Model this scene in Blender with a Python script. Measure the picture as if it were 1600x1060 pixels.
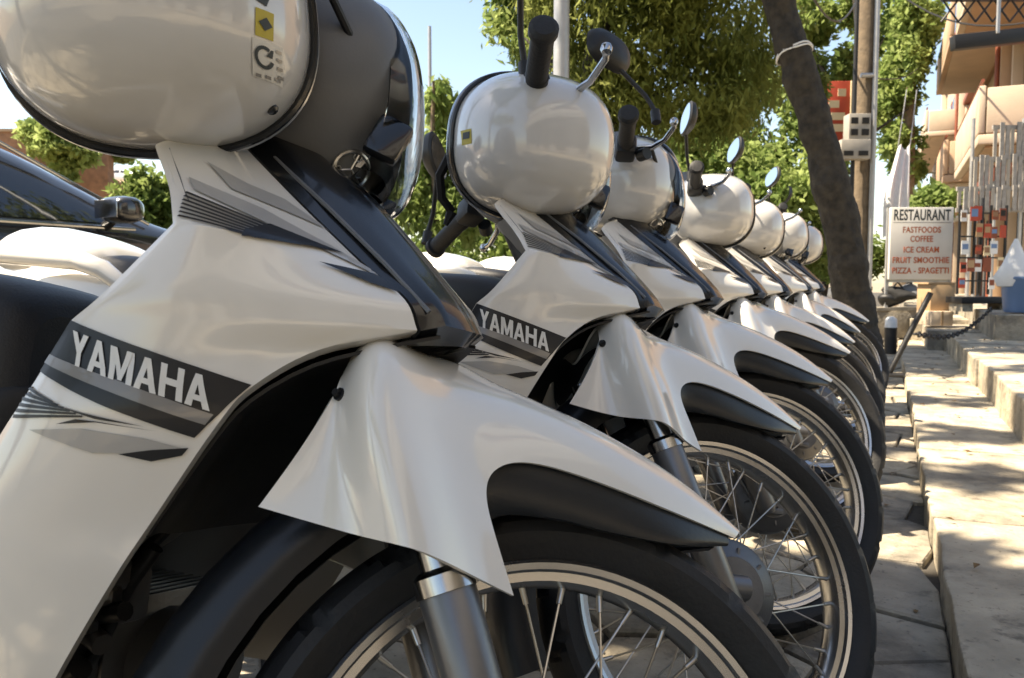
import bpy, bmesh, math, random
import numpy as np
from mathutils import Vector, Matrix
from mathutils.bvhtree import BVHTree

for o in list(bpy.data.objects): bpy.data.objects.remove(o, do_unlink=True)
scene = bpy.context.scene
COL = scene.collection
R = math.radians
# ------------------------------------------------------------------ camera, sky, sun, exposure
YAW, PITCH, CAMH, FPX = R(24.73), math.atan(90 / 1270), 0.736, 1270.0
cam_d = bpy.data.cameras.new('camera'); cam = bpy.data.objects.new('camera', cam_d); COL.objects.link(cam)
cam.location = (0, 0, CAMH); cam.rotation_euler = (math.pi / 2 - PITCH, 0, YAW)
cam_d.sensor_width = 36; cam_d.lens = FPX / 1600 * 36; cam_d.clip_start = 0.02; cam_d.clip_end = 2000
cam_d.dof.use_dof = True; cam_d.dof.focus_distance = 0.95; cam_d.dof.aperture_fstop = 15.0
scene.camera = cam
SUN_AZ, SUN_EL = R(180 + 25), R(59)         # direction towards the sun: from -x, over the road and a little behind the camera
SUNV = Vector((math.cos(SUN_EL) * math.cos(SUN_AZ), math.cos(SUN_EL) * math.sin(SUN_AZ), math.sin(SUN_EL)))
w = bpy.data.worlds.new('World'); scene.world = w; w.use_nodes = True
nt = w.node_tree; nt.nodes.clear()
sky = nt.nodes.new('ShaderNodeTexSky'); sky.sky_type = 'NISHITA'; sky.sun_disc = False
sky.sun_elevation = SUN_EL; sky.sun_rotation = math.pi / 2 - SUN_AZ
sky.air_density = 1.0; sky.dust_density = .7; sky.ozone_density = 1.0
bg = nt.nodes.new('ShaderNodeBackground'); bg.inputs[1].default_value = 0.092
wo = nt.nodes.new('ShaderNodeOutputWorld')
nt.links.new(sky.outputs[0], bg.inputs[0]); nt.links.new(bg.outputs[0], wo.inputs[0])
sl = bpy.data.lights.new('sun', 'SUN'); sl.energy = 5.0; sl.angle = R(0.55); sl.color = (1, .93, .82)
so = bpy.data.objects.new('sun', sl); COL.objects.link(so)
so.rotation_euler = SUNV.to_track_quat('Z', 'Y').to_euler(); so.location = (-8, 0, 9)
vs = scene.view_settings; vs.view_transform = 'Standard'; vs.look = 'None'; vs.exposure = 1.72; vs.gamma = 1
vs.use_curve_mapping = False
vs.use_white_balance = True; vs.white_balance_temperature = 7700; vs.white_balance_tint = 10      # the phone's white balance, set for open shade

# ------------------------------------------------------------------ materials
def mat(name, col, rough=.5, metal=0, coat=0, noise=0, nscale=8, bump=0, bscale=60, spec=.5, col2=None, trans=0, ior=1.45, alpha=1, sheen=0):
    m = bpy.data.materials.new(name); m.use_nodes = True
    n = m.node_tree; b = n.nodes['Principled BSDF']
    b.inputs['Base Color'].default_value = (*col, 1); b.inputs['Roughness'].default_value = rough
    b.inputs['Metallic'].default_value = metal; b.inputs['Coat Weight'].default_value = coat
    b.inputs['Coat Roughness'].default_value = .06; b.inputs['Specular IOR Level'].default_value = spec
    b.inputs['Transmission Weight'].default_value = trans; b.inputs['IOR'].default_value = ior
    tc = n.nodes.new('ShaderNodeTexCoord')
    if noise or col2:
        t = n.nodes.new('ShaderNodeTexNoise'); t.inputs['Scale'].default_value = nscale; t.inputs['Detail'].default_value = 6
        n.links.new(tc.outputs['Object'], t.inputs['Vector'])
        r = n.nodes.new('ShaderNodeValToRGB'); e = r.color_ramp.elements
        c2 = col2 or tuple(max(0, c * (1 - noise)) for c in col)
        e[0].position = .3; e[0].color = (*c2, 1); e[1].position = .7; e[1].color = (*col, 1)
        n.links.new(t.outputs['Fac'], r.inputs['Fac']); n.links.new(r.outputs['Color'], b.inputs['Base Color'])
        mr = n.nodes.new('ShaderNodeMapRange'); mr.inputs['To Min'].default_value = max(.02, rough * .75); mr.inputs['To Max'].default_value = min(1, rough * 1.3)
        n.links.new(t.outputs['Fac'], mr.inputs['Value']); n.links.new(mr.outputs['Result'], b.inputs['Roughness'])
    if bump:
        t2 = n.nodes.new('ShaderNodeTexNoise'); t2.inputs['Scale'].default_value = bscale; t2.inputs['Detail'].default_value = 8
        n.links.new(tc.outputs['Object'], t2.inputs['Vector'])
        bp = n.nodes.new('ShaderNodeBump'); bp.inputs['Strength'].default_value = bump; bp.inputs['Distance'].default_value = .01
        n.links.new(t2.outputs['Fac'], bp.inputs['Height']); n.links.new(bp.outputs['Normal'], b.inputs['Normal'])
    return m

def stonemat(name, c, seed):
    m = mat(name, c, .9, noise=.42, nscale=9, bump=.9, bscale=38); n = m.node_tree; b = n.nodes['Principled BSDF']
    src = b.inputs['Base Color'].links[0].from_socket; tc = n.nodes.new('ShaderNodeTexCoord'); mp = n.nodes.new('ShaderNodeMapping'); mp.inputs['Location'].default_value = (seed, seed * .7, 0)
    n.links.new(tc.outputs['Object'], mp.inputs['Vector'])
    for sc, lo, hi, dk in ((2.2, .50, .64, (.11, .10, .085)), (9, .57, .68, (.075, .068, .057)), (55, .60, .70, (.09, .08, .066))):    # damp stains, blotches, grit
        t = n.nodes.new('ShaderNodeTexNoise'); t.inputs['Scale'].default_value = sc; t.inputs['Detail'].default_value = 7; t.inputs['Roughness'].default_value = .65
        n.links.new(mp.outputs['Vector'], t.inputs['Vector']); r = n.nodes.new('ShaderNodeMapRange'); r.inputs['From Min'].default_value = lo; r.inputs['From Max'].default_value = hi; r.inputs['To Max'].default_value = .8
        n.links.new(t.outputs['Fac'], r.inputs['Value']); x = n.nodes.new('ShaderNodeMix'); x.data_type = 'RGBA'; x.inputs['B'].default_value = (*dk, 1)
        n.links.new(r.outputs['Result'], x.inputs['Factor']); n.links.new(src, x.inputs['A']); src = x.outputs['Result']
    n.links.new(src, b.inputs['Base Color']); return m

def leafmat(name, c1, c2, transl=.45):
    m = bpy.data.materials.new(name); m.use_nodes = True; n = m.node_tree; n.nodes.clear()
    out = n.nodes.new('ShaderNodeOutputMaterial'); d = n.nodes.new('ShaderNodeBsdfDiffuse')
    tr = n.nodes.new('ShaderNodeBsdfTranslucent'); mx = n.nodes.new('ShaderNodeMixShader'); mx.inputs[0].default_value = transl
    tc = n.nodes.new('ShaderNodeTexCoord'); t = n.nodes.new('ShaderNodeTexNoise'); t.inputs['Scale'].default_value = 2.3; t.inputs['Detail'].default_value = 2
    r = n.nodes.new('ShaderNodeValToRGB'); e = r.color_ramp.elements
    e[0].position = .32; e[0].color = (*c1, 1); e[1].position = .68; e[1].color = (*c2, 1)
    n.links.new(tc.outputs['Object'], t.inputs['Vector']); n.links.new(t.outputs['Fac'], r.inputs['Fac'])
    hs = n.nodes.new('ShaderNodeHueSaturation'); hs.inputs['Hue'].default_value = .497; hs.inputs['Value'].default_value = 1.65; hs.inputs['Saturation'].default_value = .9
    n.links.new(r.outputs['Color'], d.inputs['Color']); n.links.new(r.outputs['Color'], hs.inputs['Color']); n.links.new(hs.outputs['Color'], tr.inputs['Color'])
    n.links.new(d.outputs[0], mx.inputs[1]); n.links.new(tr.outputs[0], mx.inputs[2]); n.links.new(mx.outputs[0], out.inputs[0])
    return m

M = dict(
    white=mat('pearl_white_paint', (.77, .735, .68), .20, coat=1, noise=.05, nscale=5),
    helmetw=mat('helmet_white_gloss', (.60, .59, .575), .18, coat=1, noise=.04, nscale=4),
    blackp=mat('black_plastic', (.010, .0105, .012), .48, bump=.05, bscale=300, noise=.3, nscale=20),
    blackg=mat('black_gloss', (.010, .011, .013), .22, coat=.4, noise=.3, nscale=9),
    flap=mat('mudguard_black', (.013, .015, .018), .34, bump=.03, bscale=240),
    grey=mat('charcoal_plastic', (.135, .140, .148), .42, bump=.03, bscale=350, noise=.15, nscale=12),
    rubber=mat('tyre_rubber', (.013, .013, .014), .6, noise=.4, nscale=25, bump=.12, bscale=180),
    seat=mat('seat_vinyl', (.016, .016, .018), .5, bump=.12, bscale=420),
    chrome=mat('chrome', (.47, .475, .485), .2, metal=1, noise=.15, nscale=18),
    alu=mat('cast_aluminium', (.17, .17, .175), .42, metal=.75, bump=.06, bscale=200, noise=.25, nscale=20),
    slider=mat('fork_slider_grey', (.17, .17, .175), .36, metal=.7, bump=.03, bscale=200),
    steel=mat('spoke_steel', (.48, .47, .45), .30, metal=1),
    rimsteel=mat('rim_steel', (.50, .505, .515), .25, metal=1, noise=.2, nscale=14),
    glass=mat('clear_lens', (.95, .96, .97), .03, trans=1, ior=1.35),
    mirror=mat('mirror_glass', (.85, .87, .9), .02, metal=1),
    decalk=mat('decal_black', (.010, .011, .014), .38, coat=.15),
    decalg=mat('decal_grey', (.22, .21, .20), .3, coat=.7),
    decall=mat('decal_light_grey', (.40, .385, .365), .3, coat=.8),
    decalw=mat('decal_white', (.72, .71, .68), .3, coat=.6),
    yellow=mat('sticker_yellow', (.45, .36, .04), .5),
    paper=mat('sticker_clear', (.62, .61, .58), .35),
    strap=mat('strap_black', (.01, .01, .011), .8),
    concrete=stonemat('concrete', (.50, .43, .325), 3),
    concreted=stonemat('concrete_dark', (.25, .225, .185), 9),
    joint=mat('joint_dirt', (.07, .062, .052), .95, noise=.5, nscale=14, bump=.5, bscale=60),
    asphalt=mat('asphalt', (.085, .082, .078), .9, noise=.35, nscale=6, bump=.4, bscale=90),
    soil=mat('ground_soil', (.26, .22, .16), .95, noise=.35, nscale=.8, bump=.4, bscale=10),
    bark=mat('bark_dark', (.050, .043, .034), .9, nscale=16, bump=1.0, bscale=30, col2=(.010, .009, .008)),
    barkl=mat('bark_light', (.20, .15, .10), .9, noise=.4, nscale=14, bump=.6, bscale=38),
    metal_pole=mat('galvanised_pole', (.42, .42, .42), .45, metal=.5, noise=.15, nscale=12),
    carblack=mat('car_black_paint', (.020, .020, .022), .22, coat=1),
    carglass=mat('car_window_glass', (.10, .105, .11), .03, metal=.8),
    scooter=mat('scooter_white_paint', (.75, .77, .79), .3, coat=1),
    greyhouse=mat('grey_render_wall', (.40, .39, .37), .9, noise=.2, nscale=1.5, bump=.2, bscale=25),
    orange=mat('orange_stucco', (.48, .325, .215), .85, noise=.2, nscale=1.2, bump=.2, bscale=25),
    cream=mat('cream_stucco', (.54, .43, .32), .85, noise=.2, nscale=1.5, bump=.2, bscale=25),
    rust=mat('red_brown_wood', (.26, .07, .035), .6, noise=.3, nscale=10),
    redsign=mat('red_sign_board', (.42, .06, .03), .55, noise=.12, nscale=9),
    signcream=mat('sign_cream', (.62, .52, .34), .6),
    signw=mat('sign_board_white', (.60, .58, .55), .6, noise=.08, nscale=6),
    signk=mat('sign_ink_dark', (.035, .045, .05), .6),
    signr=mat('sign_ink_red', (.42, .10, .035), .6),
    box=mat('meter_box_grey', (.36, .33, .29), .6, noise=.15, nscale=9),
    dark=mat('dark_opening', (.02, .018, .016), .8),
    wood=mat('weathered_slat', (.36, .34, .32), .8, noise=.35, nscale=15),
    brick=mat('old_brick', (.30, .17, .10), .9, noise=.4, nscale=6, bump=.3, bscale=40),
    hill=mat('dry_slope', (.38, .28, .19), .95, noise=.3, nscale=.8, bump=.4, bscale=8),
    blue=mat('blue_tub_plastic', (.13, .22, .40), .4, noise=.15, nscale=6),
    cloth=mat('white_cloth', (.72, .73, .74), .8, noise=.1, nscale=9, bump=.3, bscale=20),
    card=mat('cardboard', (.42, .28, .16), .8, noise=.15, nscale=8),
    iron=mat('black_iron', (.012, .012, .013), .5, bump=.2, bscale=90),
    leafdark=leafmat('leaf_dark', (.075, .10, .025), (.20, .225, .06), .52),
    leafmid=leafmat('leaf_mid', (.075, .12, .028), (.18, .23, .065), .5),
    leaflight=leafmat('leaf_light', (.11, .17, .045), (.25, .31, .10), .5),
)

# ------------------------------------------------------------------ helpers
def obj(name, me, m=None, parent=None, mw=None, smooth=None):
    o = bpy.data.objects.new(name, me); COL.objects.link(o)
    if m is not None and len(me.materials) == 0: me.materials.append(m)
    if parent: o.parent = parent
    if mw is not None: o.matrix_basis = mw
    if smooth is not None: shade(me, smooth)
    return o

def shade(me, ang=40):
    n = len(me.polygons); me.polygons.foreach_set('use_smooth', [True] * n)
    if ang < 179:
        try: me.set_sharp_from_angle(angle=R(ang))
        except Exception: pass

def tag(o, label=None, cat=None, group=None, kind=None):
    if label: o['label'] = label
    if cat: o['category'] = cat
    if group: o['group'] = group
    if kind: o['kind'] = kind
    return o

def empty(name, mw=None, parent=None):
    o = bpy.data.objects.new(name, None); COL.objects.link(o); o.empty_display_size = .1
    if parent: o.parent = parent
    if mw is not None: o.matrix_basis = mw
    return o

class MB:
    """collects verts / faces into one mesh"""
    def __init__(s): s.v = []; s.f = []
    def add(s, vs, fs):
        b = len(s.v); s.v += [tuple(p) for p in vs]; s.f += [tuple(i + b for i in f) for f in fs]; return s
    def box(s, c, d, mw=None, bev=0):
        x, y, z = (t / 2 for t in d)
        if bev:
            b = min(bev, x * .9, y * .9, z * .9); vs = []; 
            pts = [Vector((sx * x, sy * y, sz * z)) for sx in (-1, 1) for sy in (-1, 1) for sz in (-1, 1)]
            bm = bmesh.new(); bmesh.ops.create_cube(bm, size=1)
            for v in bm.verts: v.co = Vector((v.co.x * 2 * x, v.co.y * 2 * y, v.co.z * 2 * z))
            bmesh.ops.bevel(bm, geom=list(bm.edges), offset=b, segments=2, affect='EDGES', profile=.5)
            bm.verts.index_update()
            vs = [Vector(v.co) for v in bm.verts]; fs = [[v.index for v in f.verts] for f in bm.faces]; bm.free()
        else:
            vs = [Vector((sx * x, sy * y, sz * z)) for sz in (-1, 1) for sy in (-1, 1) for sx in (-1, 1)]
            fs = [(0, 2, 3, 1), (4, 5, 7, 6), (0, 1, 5, 4), (2, 6, 7, 3), (0, 4, 6, 2), (1, 3, 7, 5)]
        c = Vector(c); vs = [(mw @ v if mw else v) + c for v in vs]
        return s.add(vs, fs)
    def tube(s, pts, r, n=12, cap=True):
        pts = [Vector(p) for p in pts]; rs = r if isinstance(r, (list, tuple)) else [r] * len(pts)
        b = len(s.v); prev = None
        for i, p in enumerate(pts):
            t = (pts[min(i + 1, len(pts) - 1)] - pts[max(i - 1, 0)]).normalized()
            a = prev if prev is not None else (Vector((0, 0, 1)) if abs(t.z) < .9 else Vector((1, 0, 0)))
            u = (a - t * a.dot(t)).normalized(); prev = u; q = t.cross(u)
            for k in range(n):
                an = 2 * math.pi * k / n
                s.v.append(tuple(p + (u * math.cos(an) + q * math.sin(an)) * rs[i]))
        for i in range(len(pts) - 1):
            for k in range(n):
                k2 = (k + 1) % n; s.f.append((b + i * n + k, b + i * n + k2, b + (i + 1) * n + k2, b + (i + 1) * n + k))
        if cap:
            s.f.append(tuple(b + k for k in reversed(range(n)))); e = b + (len(pts) - 1) * n; s.f.append(tuple(e + k for k in range(n)))
        return s
    def lathe_y(s, prof, n=64, c=(0, 0, 0), closed=False, fn=None):
        """prof: (radius, y) list, revolved about the y axis through c"""
        b = len(s.v); m = len(prof)
        for i in range(n):
            a = 2 * math.pi * i / n
            for j, (r, y) in enumerate(prof):
                rr = r + (fn(i, j) if fn else 0)
                s.v.append((c[0] + rr * math.sin(a), c[1] + y, c[2] + rr * math.cos(a)))
        jm = m if closed else m - 1
        for i in range(n):
            i2 = (i + 1) % n
            for j in range(jm):
                j2 = (j + 1) % m
                s.f.append((b + i * m + j, b + i2 * m + j, b + i2 * m + j2, b + i * m + j2))
        return s
    def lathe_z(s, prof, n=32, c=(0, 0, 0)):
        b = len(s.v); m = len(prof)
        for i in range(n):
            a = 2 * math.pi * i / n
            for (r, z) in prof: s.v.append((c[0] + r * math.cos(a), c[1] + r * math.sin(a), c[2] + z))
        for i in range(n):
            i2 = (i + 1) % n
            for j in range(m - 1): s.f.append((b + i * m + j, b + i2 * m + j, b + i2 * m + j + 1, b + i * m + j + 1))
        return s
    def prism(s, poly, y0, y1):
        """polygon in (x,z), extruded along y"""
        n = len(poly); b = len(s.v)
        for y in (y0, y1): s.v += [(x, y, z) for x, z in poly]
        s.f += [tuple(b + i for i in range(n)), tuple(b + n + i for i in reversed(range(n)))]
        for i in range(n): s.f.append((b + i, b + n + i, b + n + (i + 1) % n, b + (i + 1) % n))
        return s
    def mesh(s, name, smooth=40):
        me = bpy.data.meshes.new(name); me.from_pydata(s.v, [], s.f); me.validate(); me.update()
        bm = bmesh.new(); bm.from_mesh(me); bmesh.ops.recalc_face_normals(bm, faces=bm.faces); bm.to_mesh(me); bm.free()
        if smooth: shade(me, smooth)
        return me

def shell(name, verts, faces, m, level=3, thick=.003, vcrease=(), ecrease=(), mirror=False, offset=-1, flip=False):
    """subdivision surface with thickness, baked to a plain mesh"""
    me = bpy.data.meshes.new(name); me.from_pydata([tuple(v) for v in verts], [], [tuple(f) for f in faces]); me.update()
    if vcrease:
        a = me.attributes.new('crease_vert', 'FLOAT', 'POINT')
        for i in vcrease: a.data[i].value = 1.0
    if ecrease:
        a = me.attributes.new('crease_edge', 'FLOAT', 'EDGE'); key = {tuple(sorted(e.vertices)): e.index for e in me.edges}
        for (i, j, c) in ecrease:
            k = tuple(sorted((i, j)))
            if k in key: a.data[key[k]].value = c
    o = bpy.data.objects.new(name, me); COL.objects.link(o)
    if mirror:
        md = o.modifiers.new('m', 'MIRROR'); md.use_axis = (False, True, False); md.merge_threshold = .0008; md.use_clip = True
    sd = o.modifiers.new('s', 'SUBSURF'); sd.levels = level; sd.render_levels = level
    if thick:
        so_ = o.modifiers.new('t', 'SOLIDIFY'); so_.thickness = thick; so_.offset = offset
    bpy.context.view_layer.update()
    ev = o.evaluated_get(bpy.context.evaluated_depsgraph_get())
    r = bpy.data.meshes.new_from_object(ev); r.name = name
    bpy.data.objects.remove(o); bpy.data.meshes.remove(me)
    r.materials.clear(); r.materials.append(m); shade(r, 50)
    return r

def mirrored(me, name):
    r = me.copy(); r.name = name; bm = bmesh.new(); bm.from_mesh(r)
    for v in bm.verts: v.co.y = -v.co.y
    bmesh.ops.reverse_faces(bm, faces=bm.faces); bm.to_mesh(r); bm.free(); return r

def text_mesh(body, size=1, bold=0.0, depth=0, sx=1.0, space=1.0):
    c = bpy.data.curves.new('text', 'FONT'); c.body = body; c.size = size; c.offset = bold; c.extrude = depth
    c.align_x = 'CENTER'; c.align_y = 'CENTER'; c.space_character = space; c.resolution_u = 3
    o = bpy.data.objects.new('text', c); COL.objects.link(o); bpy.context.view_layer.update()
    me = bpy.data.meshes.new_from_object(o.evaluated_get(bpy.context.evaluated_depsgraph_get()))
    bpy.data.objects.remove(o); bpy.data.curves.remove(c)
    if sx != 1:
        for v in me.vertices: v.co.x *= sx
    me.materials.clear(); return me

def at(px, py, d):
    """world point at forward distance d (metres) along the view through a photo pixel: used to survey positions"""
    x = (px - 800) / FPX * d; y = d * (math.cos(PITCH) - (-(py - 530) / FPX) * -math.sin(PITCH)); z = d * (-math.sin(PITCH) - (py - 530) / FPX * math.cos(PITCH))
    return Vector((x * math.cos(YAW) - y * math.sin(YAW), x * math.sin(YAW) + y * math.cos(YAW), CAMH + z))

def ground_at(px, py, z=0):
    a = at(px, py, 1.0) - cam.location; t = (z - CAMH) / a.z; return cam.location + a * t

# ------------------------------------------------------------------ the setting
scene.cycles.max_bounces = 4; scene.cycles.diffuse_bounces = 2; scene.cycles.glossy_bounces = 3; scene.cycles.transmission_bounces = 4
scene.cycles.use_adaptive_sampling = True; scene.cycles.caustics_reflective = False; scene.cycles.caustics_refractive = False
def sheet(name, x0, x1, y0, y1, z, m, kind='structure'):
    return tag(obj(name, MB().add([(x0, y0, z), (x1, y0, z), (x1, y1, z), (x0, y1, z)], [(0, 1, 2, 3)]).mesh(name, 0), m), kind=kind)
sheet('ground', -300, 300, -200, 400, -.10, M['soil'])
sheet('road', -9.6, -3.05, -40, 120, -.085, M['asphalt'])
pave = sheet('pavement', -2.9, .6, -6, 60, -.013, M['joint'])
rng = random.Random(4)
# flagstones: irregular cells of a jittered grid
CX, CY = .31, .34
def clip(poly, p, q, gap):
    """keep the side of the bisector nearer p, moved in by gap"""
    nx, ny = q[0] - p[0], q[1] - p[1]; L = math.hypot(nx, ny); nx /= L; ny /= L
    c = nx * (p[0] + q[0]) / 2 + ny * (p[1] + q[1]) / 2 - gap; out = []
    for i in range(len(poly)):
        a, b = poly[i], poly[(i + 1) % len(poly)]; da = nx * a[0] + ny * a[1] - c; db = nx * b[0] + ny * b[1] - c
        if da <= 0: out.append(a)
        if da * db < 0: t = da / (da - db); out.append((a[0] + (b[0] - a[0]) * t, a[1] + (b[1] - a[1]) * t))
    return out
pts = {}
for i in range(-1, 11):
    for j in range(-2, 34):
        pts[(i, j)] = (-2.85 + (i + .5 + (.5 if j % 2 else 0)) * CX + rng.uniform(-.11, .11), -.4 + (j + .5) * CY + rng.uniform(-.11, .11))
def ragged(pl, z_top):
    n = len(pl); cx = sum(p[0] for p in pl) / n; cy = sum(p[1] for p in pl) / n
    ins = [(p[0] + (cx - p[0]) * .035, p[1] + (cy - p[1]) * .035) for p in pl]
    mb = MB(); mb.v = [(x, y, -.03) for x, y in pl] + [(x, y, z_top - .005) for x, y in pl] + [(x, y, z_top) for x, y in ins]
    for i in range(n):
        k = (i + 1) % n; mb.f += [(i, k, n + k, n + i), (n + i, n + k, 2 * n + k, 2 * n + i)]
    mb.f.append(tuple(range(2 * n, 3 * n))); return mb.mesh('flagstone', 20)
stonem = [stonemat('flagstone_a', (.47, .41, .315), 1), stonemat('flagstone_b', (.38, .335, .265), 5), stonemat('flagstone_c', (.51, .44, .33), 7)]
for (i, j), p in pts.items():
    if not (0 <= i <= 10 and -1 <= j <= 32): continue
    pl = [(-2.9, p[1] - 1), (.133, p[1] - 1), (.133, p[1] + 1), (-2.9, p[1] + 1)]
    for k, q in pts.items():
        if k != (i, j) and abs(k[0] - i) <= 2 and abs(k[1] - j) <= 2: pl = clip(pl, p, q, .006 + rng.uniform(0, .004))
        if len(pl) < 3: break
    if len(pl) < 3: continue
    w_ = max(x for x, y in pl) - min(x for x, y in pl)
    if w_ < .06: continue
    # uneven edges: midpoints pushed about
    pp = []
    for a in range(len(pl)):
        u, v = pl[a], pl[(a + 1) % len(pl)]; pp.append(u)
        if math.hypot(u[0] - v[0], u[1] - v[1]) > .12: pp.append(((u[0] + v[0]) / 2 + rng.uniform(-.004, .004), (u[1] + v[1]) / 2 + rng.uniform(-.004, .004)))
    obj('flagstone', ragged(pp, rng.uniform(.001, .009)), stonem[rng.randrange(3)], pave)

def slab(name, x0, x1, y0, y1, z0, z1, m, parent, bev=.006):
    bm = bmesh.new(); bmesh.ops.create_cube(bm, size=1)
    for v in bm.verts: v.co = Vector((v.co.x * (x1 - x0), v.co.y * (y1 - y0), v.co.z * (z1 - z0)))
    bmesh.ops.bevel(bm, geom=list(bm.edges), offset=bev, segments=2, affect='EDGES', profile=.5)
    if x1 - x0 < 1.2 and y1 - y0 < 2:      # worn, uneven edges on the stones close by
        bmesh.ops.subdivide_edges(bm, edges=[e for e in bm.edges if e.calc_length() > .2], cuts=7, use_grid_fill=True)
        for v in bm.verts:
            a = v.co + Vector((x0 * 3, y0, 0)); k = .0032 if abs(v.co.x) > (x1 - x0) / 2 - .03 or abs(v.co.y) > (y1 - y0) / 2 - .03 else .0012
            v.co += Vector((math.sin(a.y * 17 + z1 * 40) + .7 * math.sin(a.y * 41), math.sin(a.x * 19) + .6 * math.sin(a.x * 47), .35 * math.sin(a.x * 11 + a.y * 7))) * k
    me = bpy.data.meshes.new(name); bm.to_mesh(me); bm.free(); shade(me, 22)
    o = obj(name, me, m, parent); o.location = ((x0 + x1) / 2, (y0 + y1) / 2, (z0 + z1) / 2); return o
terr = tag(obj('terrace', MB().box((1.6, 10, .02), (2.7, 32, .12)).mesh('terrace', 0), M['concreted']), kind='structure')
y = -2.0; k = 0
while y < 14:
    L = .92 + rng.uniform(-.1, .12); dx = rng.uniform(-.006, .006)
    slab('kerb_slab', .135 + dx, .545, y, y + L - .009, -.05, .090 + rng.uniform(-.004, .004), [M['concrete'], stonem[0], stonem[2]][k % 3], terr); y += L; k += 1
y = -2.0
while y < 9.4:
    L = 1.25 + rng.uniform(-.15, .2); dx = rng.uniform(-.012, .012)
    slab('step_slab', .515 + dx, 1.15, y, y + L - .009, .06, .262 + rng.uniform(-.004, .004), [stonem[2], M['concrete']][k % 2], terr, .008); y += L; k += 1
    slab('step_slab', 1.16, 2.9, y - L, y - .009, .06, .258 + rng.uniform(-.003, .003), M['concrete'], terr, .012)
slab('step_block', .36, .93, 8.6, 9.9, .05, .275, stonem[1], terr, .008)
slab('step_block', .24, 1.6, 9.93, 11.6, .05, .33, stonem[0], terr, .008)
slab('terrace_block', .80, 2.9, 7.62, 12.0, .2, .465, stonem[1], terr, .008)
slab('terrace_block', .30, 2.9, 12.1, 30, .0, .34, stonem[1], terr, .008)

# dry slope and old brick wall beyond the road
hv = []; nx, ny = 36, 14; rg2 = np.random.RandomState(3); hn = rg2.rand(nx + 1, ny + 1)
for i in range(nx + 1):
    for j in range(ny + 1):
        u, v = i / nx, j / ny; Y = -10 + u * 75; X = -13.5 - v * 26
        hv.append((X, Y, -.1 + 5.6 * (1 - math.exp(-3.4 * v)) * (.85 + .15 * math.sin(u * 9)) * (.30 + .70 * min(1, max(0, (30 - Y) / 12))) + hn[i, j] * .35 * v))
hm = MB(); hm.v = hv; hm.f = [(i * (ny + 1) + j, (i + 1) * (ny + 1) + j, (i + 1) * (ny + 1) + j + 1, i * (ny + 1) + j + 1) for i in range(nx) for j in range(ny)]
tag(obj('hillside', hm.mesh('hillside', 60), M['hill']), kind='structure')
slab('road_kerb', -3.05, -2.9, -20, 40, -.09, .0, M['concrete'], pave, .012)
slab('road_kerb', -9.75, -9.6, -20, 60, -.09, .03, M['concrete'], pave, .012)

# ------------------------------------------------------------------ the motorbikes
RAKE = R(26.5); STEER = R(37)
AX0 = Vector((.08, 0, 0)); AXD = Vector((-math.sin(RAKE), 0, math.cos(RAKE)))
STM = Matrix.Translation(AX0) @ Matrix.Rotation(STEER, 4, AXD) @ Matrix.Translation(-AX0)

def crspline(P, k, breaks=()):
    """Catmull-Rom through rows of P (n, m, 3); straight corners kept at the listed rows"""
    P = np.asarray(P, float); n = len(P); cuts = [0] + [b for b in breaks if 0 < b < n - 1] + [n - 1]; out = []
    for a, b in zip(cuts[:-1], cuts[1:]):
        Q = P[a:b + 1]; Q = np.concatenate([[2 * Q[0] - Q[1]], Q, [2 * Q[-1] - Q[-2]]])
        for i in range(1, len(Q) - 2):
            for j in range(k):
                t = j / k; p0, p1, p2, p3 = Q[i - 1:i + 3]
                out.append(.5 * (2 * p1 + (p2 - p0) * t + (2 * p0 - 5 * p1 + 4 * p2 - p3) * t * t + (3 * p1 - p0 - 3 * p2 + p3) * t ** 3))
    out.append(P[-1]); return np.array(out)

def crpatch(name, grid, m, ku=4, kv=4, rb=(), cb=(), thick=.003, offset=-1, smooth=42):
    G = crspline(grid, kv, rb); G = np.swapaxes(crspline(np.swapaxes(G, 0, 1), ku, cb), 0, 1)
    a, b = G.shape[:2]; vs = G.reshape(-1, 3)
    fs = [(i * b + j, i * b + j + 1, (i + 1) * b + j + 1, (i + 1) * b + j) for i in range(a - 1) for j in range(b - 1)]
    me = shell(name, vs.tolist(), fs, m, level=0, thick=thick, offset=offset); shade(me, smooth); return me

def lat_mirror(rows):
    """rows of half points from the right side to the centre -> full width rows"""
    out = []
    for r in rows:
        full = list(r) + [(x, -y, z) for (x, y, z) in reversed(r[:-1])]; out.append(full)
    return out

# --- leg shield side panel (right), rear edge and front edge stations, metres in the bike's own frame
LS = [((-0.3526, -0.1475, 0.8705), (-0.3508, -0.06, 0.8925)),
      ((-0.3157, -0.1625, 0.8246), (-0.3131, -0.0625, 0.8639)),
      ((-0.285, -0.1763, 0.7905), (-0.2406, -0.0688, 0.8057)),
      ((-0.2616, -0.1912, 0.7568), (-0.1751, -0.0688, 0.7539)),
      ((-0.2968, -0.2125, 0.7014), (-0.1319, -0.0625, 0.7229)),
      ((-0.3194, -0.2188, 0.6783), (-0.1198, -0.0575, 0.6975)),
      ((-0.339, -0.2225, 0.6392), (-0.1757, -0.11, 0.6739)),
      ((-0.3535, -0.225, 0.613), (-0.2081, -0.1475, 0.64)),
      ((-0.3689, -0.225, 0.5904), (-0.2256, -0.1625, 0.608)),
      ((-0.406, -0.225, 0.5297), (-0.2629, -0.175, 0.5372)),
      ((-0.4402, -0.2188, 0.4749), (-0.2836, -0.185, 0.4932)),
      ((-0.4864, -0.2062, 0.3914), (-0.3264, -0.1875, 0.4147)),
      ((-0.5309, -0.1875, 0.3148), (-0.3775, -0.175, 0.3313))]
EDGE = [Vector(p[1]) for p in LS[:6]]
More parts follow.
